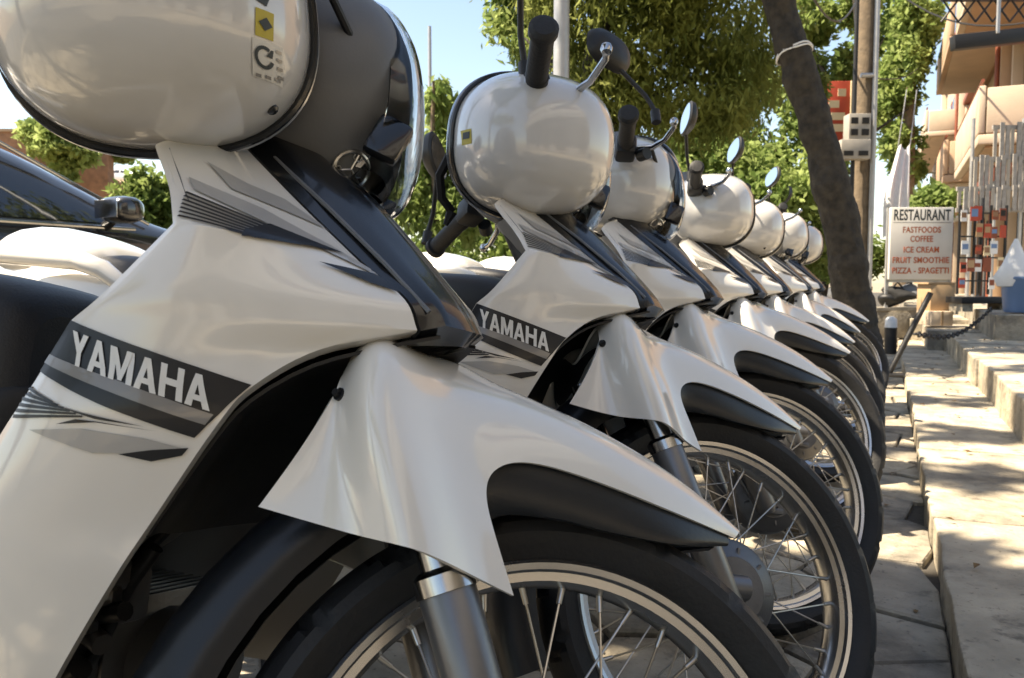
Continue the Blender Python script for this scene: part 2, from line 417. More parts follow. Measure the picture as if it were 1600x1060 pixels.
LS[0] = tuple(tuple(Vector(b_).lerp(Vector(a_), .16)) for a_, b_ in zip(LS[0], LS[1]))      # the panel ends just under the bars
BUL = [0, -.004, -.010, .012, .004, .004, .008, .010, .011, .012, .012, .012, .010]
rows = []
for (a, b), bu in zip(LS, BUL):
    a = Vector(a); b = Vector(b); r = [tuple(a + Vector((.002, .020, 0)))]
    for u in (0, .1, .3, .55, .8, 1):
        p = a.lerp(b, u); p.y = a.y + (b.y - a.y) * u ** 1.55 - bu * 4 * u * (1 - u); r.append(tuple(p))
    r.append(tuple(b + Vector((-.010, .014, -.004)))); rows.append(r)
me_panel_r = crpatch('leg_shield_panel', rows, M['white'], ku=5, kv=6, rb=(3, 5), cb=(1, 6), thick=.0025, offset=1)
# keep the outer skin on the outside (towards -y)
bvh = BVHTree.FromPolygons([v.co for v in me_panel_r.vertices], [tuple(p.vertices) for p in me_panel_r.polygons])

def on_panel(x, z, lift):
    hit = bvh.ray_cast(Vector((x, -1, z)), Vector((0, 1, 0)))
    n_ = 0
    while (hit[0] is None or hit[0].y > -.03) and n_ < 40:      # step back from the panel's front edge
        n_ += 1; hit = bvh.ray_cast(Vector((x - n_ * .001, -1, z)), Vector((0, 1, 0)))
    if hit[0] is None: hit = bvh.find_nearest(Vector((x, -.10, z)))
    nr = hit[1] if hit[1].y < 0 else -hit[1]; return hit[0] + nr * lift * 1.25

def drape(name, me_or_poly, m, lift=.0012, cell=.0045):
    """lays a flat outline given in (x, z) on the skin of the leg shield panel"""
    bm = bmesh.new()
    if isinstance(me_or_poly, list):
        bm.faces.new([bm.verts.new((x, 0, z)) for x, z in me_or_poly])
    else: bm.from_mesh(me_or_poly)
    bmesh.ops.triangulate(bm, faces=bm.faces)
    for _ in range(6):
        e = [e for e in bm.edges if e.calc_length() > cell]
        if not e: break
        bmesh.ops.subdivide_edges(bm, edges=e, cuts=1); bmesh.ops.triangulate(bm, faces=bm.faces)
    for v in bm.verts: v.co = on_panel(v.co.x, v.co.z, lift + v.co.y * .5)
    bmesh.ops.recalc_face_normals(bm, faces=bm.faces)
    me = bpy.data.meshes.new(name); bm.to_mesh(me); bm.free(); me.materials.append(m); shade(me, 180); return me

def lerp2(a, b, t): return (a[0] + (b[0] - a[0]) * t, a[1] + (b[1] - a[1]) * t)

decals = []
band = [(-0.3185, 0.6779), (-0.2636, 0.6599), (-0.2089, 0.6409), (-0.2239, 0.6173), (-0.2372, 0.5987), (-0.2885, 0.6184), (-0.3380, 0.6392), (-0.3285, 0.6585)]
decals.append(('name_band', drape('name_band', band, M['decalk']), 'black name band across the leg shield'))
decals.append(('band_stripe', drape('band_stripe', [(-0.3347, 0.6456), (-0.3313, 0.6520), (-0.2781, 0.6358), (-0.2267, 0.6169), (-0.2313, 0.6089), (-0.2797, 0.6266)], M['decalg'], .0018), None))
# block capitals, drawn as strokes in a unit box (width, height)
def stroke(a, b, w_): return [(a[0] - w_ / 2, a[1]), (a[0] + w_ / 2, a[1]), (b[0] + w_ / 2, b[1]), (b[0] - w_ / 2, b[1])]
SW = .27
GLYPH = {'Y': [stroke((.5, 0), (.5, .46), SW), [(.0, 1), (.30, 1), (.635, .46), (.365, .40)], [(1.0, 1), (.70, 1), (.365, .46), (.635, .40)]],
         'A': [[(.0, 0), (.28, 0), (.60, 1), (.36, 1)], [(1., 0), (.72, 0), (.40, 1), (.64, 1)], [(.24, .20), (.76, .20), (.70, .37), (.30, .37)]],
         'M': [stroke((.12, 0), (.12, 1), .24), stroke((.88, 0), (.88, 1), .24), [(.06, 1), (.30, 1), (.60, .05), (.42, .05)], [(.94, 1), (.70, 1), (.40, .05), (.58, .05)]],
         'H': [stroke((.14, 0), (.14, 1), SW), stroke((.86, 0), (.86, 1), SW), [(.2, .40), (.8, .40), (.8, .60), (.2, .60)]]}
lm = MB(); xo = 0
for ch, wd in zip('YAMAHA', (.92, .98, 1.12, .98, 1.0, .98)):
    for k_, st_ in enumerate(GLYPH[ch]):
        b = len(lm.v)
        for gx, gy in st_:
            tx = (xo + gx * wd) / 6.44; lm.v.append((-0.3124 + tx * 0.0837 + gy * -0.0008, k_ * .0004, 0.6461 + tx * -0.0269 + gy * 0.0242))
        lm.f.append(tuple(range(b, b + 4)))
    xo += wd + .092
t = bpy.data.meshes.new('lettering'); t.from_pydata(lm.v, [], lm.f)
decals.append(('lettering', drape('lettering', t, M['decalw'], .0022, .007), 'white capital letters on the black band'))
for i in range(6):     # fan of fine lines under the band
    a = lerp2((-0.3460, 0.6270), (-0.3545, 0.6050), i / 5); b = lerp2((-0.3195, 0.6166), (-0.2984, 0.6083), i / 5); h = .0014
    decals.append(('stripe', drape('stripe', [(a[0], a[1] - h), b, (b[0], b[1] + h), (a[0], a[1] + h)], M['decalk']), None))
decals.append(('wedge', drape('wedge', [(-0.3228, 0.6170), (-0.2905, 0.6078), (-0.2627, 0.6049), (-0.2982, 0.6115)], M['decalk'], .0017), None))
decals.append(('wedge', drape('wedge', [(-0.3024, 0.6069), (-0.3154, 0.6024), (-0.2865, 0.6060), (-0.2548, 0.6021)], M['decalk'], .0022), None))
decals.append(('swoosh', drape('swoosh', [(-0.3366, 0.5966), (-0.2923, 0.5834), (-0.2602, 0.5858), (-0.2424, 0.5903), (-0.2630, 0.5961), (-0.2987, 0.6001)], M['decall']), None))
decals.append(('swoosh', drape('swoosh', [(-0.2780, 0.5837), (-0.2605, 0.5798), (-0.2446, 0.5852), (-0.2407, 0.5912), (-0.2601, 0.5882)], M['decalk'], .0014), None))
for i in range(7):     # fan of lines on the upper facet
    a = lerp2((-0.2746, 0.7873), (-0.2594, 0.7627), i / 6); b = lerp2((-0.2130, 0.7650), (-0.2182, 0.7547), i / 6); h = .0008
    decals.append(('stripe', drape('stripe', [(a[0], a[1] - h), (b[0], b[1] - h * .9), (b[0], b[1] + h * .9), (a[0], a[1] + h)], M['decalk']), None))
decals.append(('wedge', drape('wedge', [(-0.2224, 0.7698), (-0.2203, 0.7526), (-0.1985, 0.7542), (-0.1831, 0.7562)], M['decalk'], .0020), None))
decals.append(('swoosh', drape('swoosh', [(-0.2863, 0.8042), (-0.2415, 0.7874), (-0.1931, 0.7628), (-0.1425, 0.7340), (-0.1869, 0.7545), (-0.2379, 0.7765), (-0.2739, 0.7916)], M['decall']), None))
decals.append(('swoosh', drape('swoosh', [(-0.2970, 0.8277), (-0.2702, 0.8140), (-0.2484, 0.8064), (-0.2185, 0.7875), (-0.2030, 0.7790), (-0.2344, 0.7910), (-0.2675, 0.8026)], M['decall'], .0010), None))
decals.append(('wedge', drape('wedge', [(-0.1844, 0.7426), (-0.1591, 0.7411), (-0.1450, 0.7345), (-0.1310, 0.7250), (-0.1546, 0.7313)], M['decalk'], .0020), None))

# --- black front cowl strip between the two panels, with a beak
edge = EDGE
ctr = [(-.312, .905), (-.262, .868), (-.212, .830), (-.153, .774), (-.110, .729), (-.092, .703)]
rows = []
for e, (cx, cz) in zip(edge, ctr):
    e = e + Vector((.002, .003, 0)); c = Vector((cx, 0, cz))
    h1 = e.lerp(c, .45); h1.y = -.040; h1.x += .004; h1.z += .004
    rows.append([tuple(e + Vector((-.010, .006, -.008))), tuple(e), tuple(h1), (c.x, -.012, c.z), (c.x, 0, c.z)])
rows.append([(-.150, -.032, .684), (-.140, -.036, .686), (-.125, -.026, .688), (-.105, -.01, .690), (-.103, 0, .690)])
me_cowl = crpatch('front_cowl', lat_mirror(rows), M['blackg'], ku=4, kv=5, rb=(5,), cb=(1, 2, 6, 7), thick=.0025, offset=1, smooth=30)
rib = MB(); rib.tube([(-.290, -.050, .858), (-.218, -.056, .804), (-.158, -.056, .755), (-.114, -.050, .714)], .0022, 6)
me_rib = rib.mesh('cowl_rib')

# --- black liner of the wheel well
wl = [(-0.1082, 0.6961, 0.0375), (-0.1419, 0.6826, 0.0688), (-0.1875, 0.6625, 0.1025), (-0.2209, 0.6296, 0.135), (-0.2415, 0.5937, 0.15), (-0.2794, 0.5218, 0.165), (-0.3009, 0.4755, 0.1725), (-0.3456, 0.3981, 0.1725), (-0.3961, 0.3197, 0.16)]
rows = [[(x, -wd, z), (x - .012, -wd * .85, z), (x - .05, -wd * .5, z - .01), (x - .065, 0, z - .012)] for x, z, wd in wl[:6]]
me_well = crpatch('wheel_well_liner', lat_mirror(rows), M['blackp'], ku=3, kv=3, thick=.003)
# --- inner leg shield facing the rider
rows = []
for (a, b) in LS:
    x, y, z = a; rows.append([(x + .004, y + .008, z), (x - .006, y * .78, z), (x - .012, y * .45, z + .004), (x - .05, 0, z + .008)])
me_inner = crpatch('inner_leg_shield', lat_mirror(rows), M['grey'], ku=3, kv=3, thick=.003)

# --- spine cover, seat, tail, side covers (loft of rounded sections along x)
def loft(name, secs, m, n=20, level=1, power=.55):
    """secs: (x, zc, half width, half height)"""
    vs = []; fs = []
    for (x, zc, hw, hh) in secs:
        for k in range(n):
            a = 2 * math.pi * k / n; c, s = math.cos(a), math.sin(a)
            vs.append((x, hw * math.copysign(abs(c) ** power, c), zc + hh * math.copysign(abs(s) ** power, s)))
    for i in range(len(secs) - 1):
        for k in range(n): fs.append((i * n + k, i * n + (k + 1) % n, (i + 1) * n + (k + 1) % n, (i + 1) * n + k))
    fs.append(tuple(range(n))); fs.append(tuple((len(secs) - 1) * n + k for k in reversed(range(n))))
    me = shell(name, vs, fs, m, level=level, thick=0); shade(me, 60); return me
me_spine = loft('spine_cover', [(-.33, .66, .05, .05), (-.40, .58, .065, .07), (-.48, .52, .075, .08), (-.58, .52, .085, .09), (-.66, .56, .09, .10)], M['grey'])
me_seat = loft('seat', [(-.560, .655, .060, .052), (-.570, .664, .085, .068), (-.61, .680, .105, .068), (-.66, .700, .116, .054), (-.80, .708, .124, .050), (-.95, .720, .128, .052), (-1.06, .738, .120, .052), (-1.12, .745, .09, .04)], M['seat'])
me_tank = loft('under_seat_cover', [(-.555, .59, .06, .05), (-.575, .575, .10, .075), (-.65, .56, .118, .09), (-.76, .58, .125, .08)], M['blackp'])
me_tail = loft('tail_panel', [(-.66, .595, .128, .06), (-.80, .635, .142, .068), (-1.0, .680, .145, .070), (-1.2, .725, .125, .062), (-1.38, .765, .07, .035)], M['white'])
me_rail = {s_: MB().tube([(-.98, s_ * .12, .700), (-1.03, s_ * .150, .742), (-1.08, s_ * .155, .757), (-1.30, s_ * .148, .775), (-1.32, s_ * .147, .777)], [.014, .017, .018, .018, .014], 16).mesh('grab_rail', 40) for s_ in (-1, 1)}
me_rcap = {s_: MB().tube([(-1.305, s_ * .148, .7755), (-1.335, s_ * .146, .779)], [.0165, .014], 16).mesh('rail_cap', 40) for s_ in (-1, 1)}
me_rack = loft('rear_carrier', [(-1.09, .765, .075, .02), (-1.11, .775, .10, .045), (-1.20, .785, .115, .060), (-1.30, .79, .11, .055), (-1.36, .79, .08, .035)], M['white'])
me_rearlamp = loft('tail_lamp', [(-1.34, .725, .065, .03), (-1.39, .735, .055, .028), (-1.41, .738, .03, .02)], mat('tail_lamp_red', (.35, .01, .01), .15, coat=1))

# --- engine
e = MB(); e.box((-.60, 0, .33), (.26, .20, .20), bev=.03); e.box((-.74, .02, .30), (.18, .22, .16), bev=.03)
me_engine = e.mesh('engine_case')
e = MB()
for i in range(7): e.box((-.47 + i * .013 - .01, 0, .375 + i * .0), (.005, .15, .13), bev=.002)
e.tube([(-.36, 0, .375), (-.50, 0, .375)], .05, 20); e.tube([(-.34, 0, .375), (-.37, 0, .375)], [.045, .052], 20)
me_cyl = e.mesh('cylinder')
e = MB(); e.lathe_y([(0, -.128), (.06, -.128), (.075, -.12), (.078, -.10), (.078, -.09)], 32, (-.62, 0, .32)); me_cover = e.mesh('clutch_cover')
e = MB()
for (p, r) in [([(-.33, -.10, .50), (-.355, -.105, .46), (-.38, -.10, .41), (-.42, -.09, .37)], .007), ([(-.335, -.12, .45), (-.375, -.115, .44), (-.43, -.10, .455)], .008),
               ([(-.34, -.04, .54), (-.37, -.07, .49), (-.39, -.10, .43), (-.44, -.10, .39)], .006), ([(-.37, -.125, .40), (-.41, -.12, .37), (-.47, -.10, .36)], .010), ([(-.36, -.09, .35), (-.41, -.11, .335), (-.50, -.10, .33)], .009)]: e.tube(p, r, 10)
me_hose = e.mesh('hose')
e = MB(); e.box((-.385, -.085, .455), (.055, .035, .05), bev=.008); e.tube([(-.36, -.105, .475), (-.36, -.128, .475)], .016, 14); e.box((-.42, -.10, .395), (.06, .03, .04), bev=.006); e.tube([(-.40, -.11, .43), (-.355, -.12, .42)], .009, 10)
me_carb = e.mesh('carburettor')
me_bolts = []
for (x, y, z, r) in [(-.350, -.118, .462, .009), (-.366, -.122, .435, .007), (-.385, -.112, .475, .007), (-.398, -.122, .405, .008), (-.415, -.122, .375, .009), (-.375, -.125, .385, .006), (-.435, -.118, .405, .007)]:
    me_bolts.append(MB().tube([(x, y, z), (x, y - .010, z)], r, 6).tube([(x, y - .010, z), (x, y - .017, z)], r * .5, 8).mesh('bolt'))
e = MB(); e.tube([(-.42, -.03, .33), (-.45, -.07, .24), (-.55, -.11, .18), (-.75, -.13, .17), (-.85, -.14, .20)], .016, 12)
e.tube([(-.85, -.14, .20), (-.90, -.145, .215), (-1.25, -.15, .30), (-1.38, -.15, .335), (-1.40, -.15, .34)], [.018, .042, .048, .046, .03], 20)
me_exh = e.mesh('exhaust')
e = MB(); e.tube([(-.68, -.17, .20), (-.68, .17, .20)], .010, 10)
for s_ in (-1, 1): e.tube([(-.68, s_ * .17, .20), (-.68, s_ * .26, .205)], .017, 10)
me_peg = e.mesh('foot_pegs')
e = MB()
for s_ in (-1, 1):
    e.tube([(-.78, s_ * .09, .33), (-1.20, s_ * .09, .285)], .017, 10)
me_swing = e.mesh('swing_arm')
e = MB(); e.tube([(-1.17, 0, .31), (-1.05, 0, .60)], .012, 10)
me_shock_r = MB().tube([(-1.17, -.125, .30), (-1.08, -.125, .58)], [.022, .022], 14).mesh('rear_shock')
me_shock_l = MB().tube([(-1.17, .125, .30), (-1.08, .125, .58)], [.022, .022], 14).mesh('rear_shock')
me_stand = MB().tube([(-.70, .12, .20), (-.66, .24, .05), (-.65, .285, -.045), (-.70, .30, -.052)], .009, 10).mesh('side_stand')
e = MB()
pr = []
for i in range(20):
    a = R(20 + i * 7.5); pr.append([(-1.20 + r * math.cos(a), y, .285 + r * math.sin(a)) for y, r in ((-.06, .32), (-.05, .345), (0, .355), (.05, .345), (.06, .32))])
me_rfender = crpatch('rear_mudguard', pr, M['blackp'], ku=2, kv=1, thick=.003)

# --- wheel (built about its axle at the origin, axis along y)
def treadfn(i, j):
    s = (i + (0, 0, 0, 0, 2, 4, 6, 10, 12, 14, 14)[j % 11]) % 16
    return -.006 if (s in (0, 1) and j in (3, 4, 5)) or (s in (6, 7) and j in (7, 8, 9)) else 0
tp = [(.224, -.022), (.236, -.034), (.252, -.0395), (.262, -.0375), (.2705, -.0295), (.2755, -.0165), (.2775, 0), (.2755, .0165), (.2705, .0295), (.262, .0375), (.252, .0395), (.236, .034), (.224, .022)]
me_tyre = MB().lathe_y(tp, 320, fn=treadfn).mesh('tyre', 28)
rp = [(.2275, -.0235), (.2285, -.0275), (.2255, -.0300), (.2200, -.0280), (.2180, -.0225), (.2105, -.0205), (.2085, -.0150), (.2060, -.0085), (.2065, 0), (.2060, .0085), (.2085, .0150), (.2105, .0205), (.2180, .0225), (.2200, .0280), (.2255, .0300), (.2285, .0275), (.2275, .0235), (.222, .018), (.222, -.018)]
me_rim = MB().lathe_y(rp, 96, closed=True).mesh('rim', 35)
hb = MB()
hb.lathe_y([(0, -.062), (.018, -.062), (.020, -.056), (.066, -.050), (.074, -.044), (.077, -.034), (.077, -.016), (.066, -.010), (.030, -.006), (.024, .010), (.026, .026), (.046, .030), (.046, .036), (.022, .040), (.014, .055), (0, .055)], 40)
me_hub = hb.mesh('hub', 35)
bp_ = MB(); bp_.lathe_y([(.0, -.066), (.046, -.066), (.0500, -.0625), (.068, -.056), (.0740, -.050), (.0740, -.046)], 40)
for k in range(9): a = 2 * math.pi * k / 9 + .2; bp_.box((.052 * math.sin(a), -.0600, .052 * math.cos(a)), (.004, .004, .018), Matrix.Rotation(a, 3, 'Y'))
me_bpanel = bp_.mesh('brake_panel', 35)
ar = MB(); ar.tube([(.012, -.066, -.03), (.012, -.078, -.03)], .008, 12); ar.box((-.012, -.077, -.034), (.055, .006, .012), bev=.002); ar.tube([(-.036, -.077, -.034), (-.075, -.080, .02), (-.095, -.075, .10), (-.10, -.065, .15)], .0035, 8)
me_barm = ar.mesh('brake_arm')
nut = MB(); nut.tube([(0, -.064, 0), (0, -.0715, 0)], .017, 24); nut.tube([(0, -.0715, 0), (0, -.082, 0)], .0115, 6); nut.tube([(0, -.082, 0), (0, -.092, 0)], [.0065, .006], 12)
me_nut = nut.mesh('axle_nut', 30)
me_spoke = []
for side in (-1, 1):
    for dr in (-1, 1):
        h_ = Vector((.044 * math.sin(dr * .95), side * .030 - .004, .044 * math.cos(dr * .95))); r_ = Vector((0, side * .005, .2075))
        d_ = (h_ - r_).normalized(); m_ = MB(); m_.tube([h_, r_], .00135, 6); m_.tube([r_, r_ + d_ * .016], [.0032, .0026], 7)
        me_spoke.append(m_.mesh('spoke', 60))
def make_wheel(name, parent, mw, mirror_brake=False):
    wm = obj(name, me_hub, M['alu'], parent, mw)
    obj('tyre', me_tyre, M['rubber'], wm); obj('rim', me_rim, M['rimsteel'], wm)
    obj('brake_panel', me_bpanel, M['alu'], wm); obj('axle_nut', me_nut, M['chrome'], wm)
    for k in range(36): obj('spoke', me_spoke[k % 4], M['steel'], wm, Matrix.Rotation(2 * math.pi * k / 36, 4, 'Y'))
    return wm

# --- front mudguard (subdivision cage of the right half, mirrored)
FC = {
 (0, 0): (-.228, 0, .605), (0, 1): (-.226, -.045, .640), (0, 2): (-.222, -.080, .655), (0, 3): (-.231, -.108, .612), (0, 4): (-.251, -.106, .558), (0, 5): (-.273, -.096, .515),
 (1, 0): (-.205, 0, .628), (1, 1): (-.210, -.056, .674), (1, 2): (-.222, -.104, .668), (1, 3): (-.229, -.100, .606), (1, 4): (-.214, -.100, .547), (1, 5): (-.193, -.102, .501),
 (2, 0): (-.172, 0, .650), (2, 1): (-.187, -.078, .684), (2, 2): (-.202, -.146, .655), (2, 3): (-.208, -.168, .603), (2, 4): (-.182, -.170, .549), (2, 5): (-.160, -.166, .4915),
 (3, 0): (-.136, 0, .702), (3, 1): (-.158, -.062, .676), (3, 2): (-.158, -.108, .634), (3, 3): (-.155, -.112, .600), (3, 4): (-.133, -.115, .545), (3, 5): (-.107, -.110, .482),
 (4, 0): (-.106, 0, .700), (4, 1): (-.128, -.045, .666), (4, 2): (-.124, -.090, .632), (4, 3): (-.106, -.098, .560), (4, 4): (-.088, -.103, .514), (4, 5): (-.068, -.100, .471),
 (5, 0): (-.069, 0, .668), (5, 1): (-.072, -.044, .662), (5, 2): (-.074, -.086, .630), (5, 3): (-.076, -.088, .586),
 (6, 0): (-.002, 0, .652), (6, 1): (-.004, -.038, .646), (6, 2): (-.008, -.074, .617), (6, 3): (-.014, -.078, .581),
 (7, 0): (.060, 0, .631), (7, 1): (.058, -.030, .626), (7, 2): (.054, -.059, .602), (7, 3): (.050, -.063, .571),
 (8, 0): (.125, 0, .603), (8, 1): (.122, -.020, .599), (8, 2): (.117, -.040, .582), (8, 3): (.111, -.043, .562),
 (9, 0): (.179, 0, .5665), (9, 1): (.176, -.009, .565), (9, 2): (.171, -.016, .561), (9, 3): (.166, -.017, .556)}
ks = list(FC); ix = {k: i for i, k in enumerate(ks)}
fs = []
for c in range(9):
    for r_ in range(5):
        if c >= 4 and r_ >= 3: continue
        q = [(c, r_), (c + 1, r_), (c + 1, r_ + 1), (c, r_ + 1)]
        fs.append([ix[k] for k in q])
ec = [(ix[(c, 4)], ix[(c, 5)], .0) for c in range(0)]
me_fender = shell('front_mudguard', [FC[k] for k in ks], fs, M['white'], level=3, thick=.0034, mirror=True,
                  vcrease=[ix[(0, 5)], ix[(4, 5)], ix[(9, 3)]], offset=0)
# dark skirt under the arch
top = [(-.103, -.090, .556), (-.078, -.083, .584), (-.014, -.073, .581), (.050, -.058, .571), (.111, -.038, .562), (.160, -.016, .557)]
bot = [(-.092, -.070, .530), (-.070, -.070, .541), (-.022, -.067, .542), (.026, -.060, .538), (.096, -.048, .537), (.158, -.020, .547)]
me_skirt_r = crpatch('mudguard_skirt', [[tuple(Vector(a) + Vector((0, .001, .010))), tuple(Vector(a).lerp(Vector(b), .45) + Vector((0, -.003, 0))), b, tuple(Vector(b) + Vector((0, .012, .002)))] for a, b in zip(top, bot)], M['flap'], ku=3, kv=4, thick=.0025)
me_skirt_l = mirrored(me_skirt_r, 'mudguard_skirt')
# black rear flap following the tyre
pr = []
for i in range(15):
    a = R(96 + i * 7.6); f_ = i / 14
    sec = [(-.056, .303 - .004 * f_), (-.0595, .322), (-.050, .343 + .006 * f_), (-.026, .354 + .008 * f_), (0, .357 + .008 * f_)]
    pr.append([(r_ * math.cos(a), y, .285 + r_ * math.sin(a)) for y, r_ in sec])
me_flap = crpatch('mudguard_flap', lat_mirror(pr), M['flap'], ku=4, kv=1, thick=.0028, smooth=60)
me_fbolt = MB().tube([(-.226, -.104, .610), (-.232, -.112, .611)], [.0035, .003], 8).tube([(-.226, -.106, .610), (-.229, -.109, .6105)], .0055, 10).mesh('mudguard_bolt')

# --- fork
def fork(s_):
    a = Vector((-.040, s_ * .093, .285)); d_ = Vector((-.43, 0, 1)).normalized()
    p = lambda t: a + d_ * t
    m_ = MB(); m_.tube([p(-.045), p(-.03), p(.10), p(.205), p(.212)], [.014, .021, .0225, .0235, .021], 20)
    m_.tube([a + Vector((-.005, 0, 0)), Vector((.0, s_ * .090, .285))], .018, 12)
    low = m_.mesh('fork_slider', 40)
    up = MB().tube([p(.205), p(.36)], .0165, 20).tube([p(.200), p(.214), p(.219)], [.0252, .0252, .019], 20).mesh('fork_tube', 40)
    return low, up
fork_r, fork_l = fork(-1), fork(1)
me_crown = MB().box((-.235, 0, .69), (.05, .21, .03), Matrix.Rotation(-RAKE, 3, 'Y'), bev=.008).tube([AX0 + AXD * .76, AX0 + AXD * 1.02], .024, 16).mesh('fork_crown')

# --- handlebar group
zs = [(.850, -.232, -.36, .030), (.868, -.243, -.395, .062), (.908, -.222, -.415, .100), (.955, -.203, -.43, .116), (1.0, -.210, -.44, .120), (1.045, -.238, -.435, .108), (1.075, -.312, -.41, .065)]
rows = []
for z, xf, xr, hw in zs:
    rows.append([(xr, 0, z), (xr + .004, -hw * .75, z), (xr + .05, -hw, z), ((xr + xf) / 2, -hw * 1.04, z), (xf - .045, -hw, z), (xf - .012, -hw * .72, z), (xf, -hw * .35, z), (xf + .002, 0, z)])
cols = [[(p[0], -p[1], p[2]) for p in r[1:]] for r in rows]
full = [r + list(reversed([(p[0], -p[1], p[2]) for p in r[1:-1]])) for r in rows]
n_ = len(full[0]); vs = [p for r in full for p in r]; fs = []
for i in range(len(full) - 1):
    for k in range(n_): fs.append((i * n_ + k, i * n_ + (k + 1) % n_, (i + 1) * n_ + (k + 1) % n_, (i + 1) * n_ + k))
fs += [tuple(range(n_)), tuple((len(full) - 1) * n_ + k for k in reversed(range(n_)))]
me_hcowl = shell('headlight_cowl', vs, fs, M['grey'], level=2, thick=0)
# lens over a bright reflector
lz = [(.850, -.222, .030), (.868, -.200, .064), (.905, -.192, .088), (.955, -.196, .098), (1.0, -.208, .098), (1.04, -.232, .088), (1.066, -.262, .060)]
def lensrows(off, sc):
    return lat_mirror([[(xf - .040 + off, -hw * sc, z), (xf - .012 + off, -hw * .86 * sc, z), (xf + off, -hw * .5 * sc, z), (xf + .004 + off, 0, z)] for z, xf, hw in lz])
me_lens = crpatch('headlight_lens', lensrows(0, 1), M['glass'], ku=4, kv=4, thick=.0022)
me_refl = crpatch('reflector', lensrows(-.020, .66)[1:], M['chrome'], ku=3, kv=2, thick=.002)
me_slot = {s_: MB().box((-.226, s_ * .074, .884), (.036, .016, .046), Matrix.Rotation(.30, 3, 'Y'), bev=.005).mesh('headlight_bezel') for s_ in (-1, 1)}
m_ = MB()
ring = [(.0185 * math.cos(2 * math.pi * k / 28), .0185 * math.sin(2 * math.pi * k / 28)) for k in range(29)]
EMB = Matrix.Translation((-.2573, -.0401, .8641)) @ Vector((.4144, -.6619, -.6247)).to_track_quat('X', 'Z').to_matrix().to_4x4()
m_.tube([EMB @ Vector((.002, y, z)) for y, z in ring], .0022, 6, cap=False)
for k in range(3):
    a = R(90 + 120 * k); dv = Vector((0, math.cos(a), math.sin(a))); sv = Vector((0, -dv.z, dv.y))
    m_.tube([EMB @ (Vector((.001, 0, 0))), EMB @ (Vector((.001, 0, 0)) + dv * .0165)], .0013, 6)
    for q in (-1, 1): m_.tube([EMB @ (Vector((.001, 0, 0)) + dv * .010), EMB @ (Vector((.001, 0, 0)) + dv * .012 + sv * q * .0042), EMB @ (Vector((.001, 0, 0)) + dv * .016 + sv * q * .0042)], .0010, 6)
me_emblem = m_.mesh('emblem')
def bar_end(s_):
    g = {}
    g['grip'] = MB().tube([(-.378, s_ * .205, .960), (-.384, s_ * .222, .958), (-.386, s_ * .225, .958), (-.408, s_ * .316, .948), (-.409, s_ * .318, .948), (-.4115, s_ * .328, .947), (-.4125, s_ * .332, .947)], [.016, .0175, .0165, .0165, .0205, .0205, .015], 20).mesh('grip', 35)
    g['switch_housing'] = MB().box((-.374, s_ * .182, .962), (.044, .052, .046), Matrix.Rotation(s_ * .2, 3, 'Z'), bev=.010).tube([(-.345, s_ * .19, .945), (-.335, s_ * .21, .942)], .013, 12).mesh('switch_housing')
    m_ = MB(); m_.tube([(-.352, s_ * .172, .968), (-.318, s_ * .195, .968), (-.306, s_ * .235, .964), (-.306, s_ * .290, .961), (-.312, s_ * .305, .960)], [.008, .0065, .0055, .0052, .0052], 10)
    m_.lathe_z([(0, -.009), (.007, -.006), (.009, 0), (.007, .006), (0, .009)], 12, (-.313, s_ * .308, .960)); g['lever'] = m_.mesh('lever')
    m_ = MB(); m_.tube([(-.392, s_ * .188, .978), (-.395, s_ * .190, 1.005)], .010, 10); m_.tube([(-.395, s_ * .190, 1.005), (-.408, s_ * .206, 1.04), (-.425, s_ * .250, 1.078), (-.432, s_ * .275, 1.095)], .0048, 10); g['mirror_stem'] = m_.mesh('mirror_stem')
    mc = Vector((-.440, s_ * .290, 1.118)); vsn = []; NU = 28
    mh = MB(); b0 = len(mh.v)
    rg = [(.0, .90), (.004, 1.0), (.016, .92), (.026, .60), (.029, 0.05)]
    for dx, sc in rg:
        for k in range(NU):
            a = 2 * math.pi * k / NU; cy, cz = math.cos(a), math.sin(a)
            mh.v.append((mc.x + dx, mc.y + sc * .058 * math.copysign(abs(cy) ** .75, cy), mc.z + sc * .041 * math.copysign(abs(cz) ** .75, cz)))
    for i in range(len(rg) - 1):
        for k in range(NU): mh.f.append((i * NU + k, i * NU + (k + 1) % NU, (i + 1) * NU + (k + 1) % NU, (i + 1) * NU + k))
    mh.f.append(tuple(range(NU))); mh.f.append(tuple((len(rg) - 1) * NU + k for k in reversed(range(NU)))); g['mirror_housing'] = mh.mesh('mirror_housing', 50)
    gl = MB(); gl.v = [(mc.x - .0012, mc.y + .0515 * math.copysign(abs(math.cos(2 * math.pi * k / NU)) ** .75, math.cos(2 * math.pi * k / NU)), mc.z + .035 * math.copysign(abs(math.sin(2 * math.pi * k / NU)) ** .75, math.sin(2 * math.pi * k / NU))) for k in range(NU)]
    gl.f = [tuple(range(NU))]; g['mirror_glass'] = gl.mesh('mirror_glass', 0)
    return g
ends = {-1: bar_end(-1), 1: bar_end(1)}
me_bar = MB().tube([(-.376, -.20, .961), (-.36, -.12, .975), (-.385, 0, .965), (-.36, .12, .975), (-.376, .20, .961)], .011, 12).mesh('handlebar')
m_ = MB()
for s_ in (-1, 1):
    m_.tube([(-.36, s_ * .17, .97), (-.31, s_ * .16, .985), (-.27, s_ * .10, .96), (-.28, s_ * .05, .88), (-.30, s_ * .03, .80)], .0045, 8)
me_cable = m_.mesh('cable')

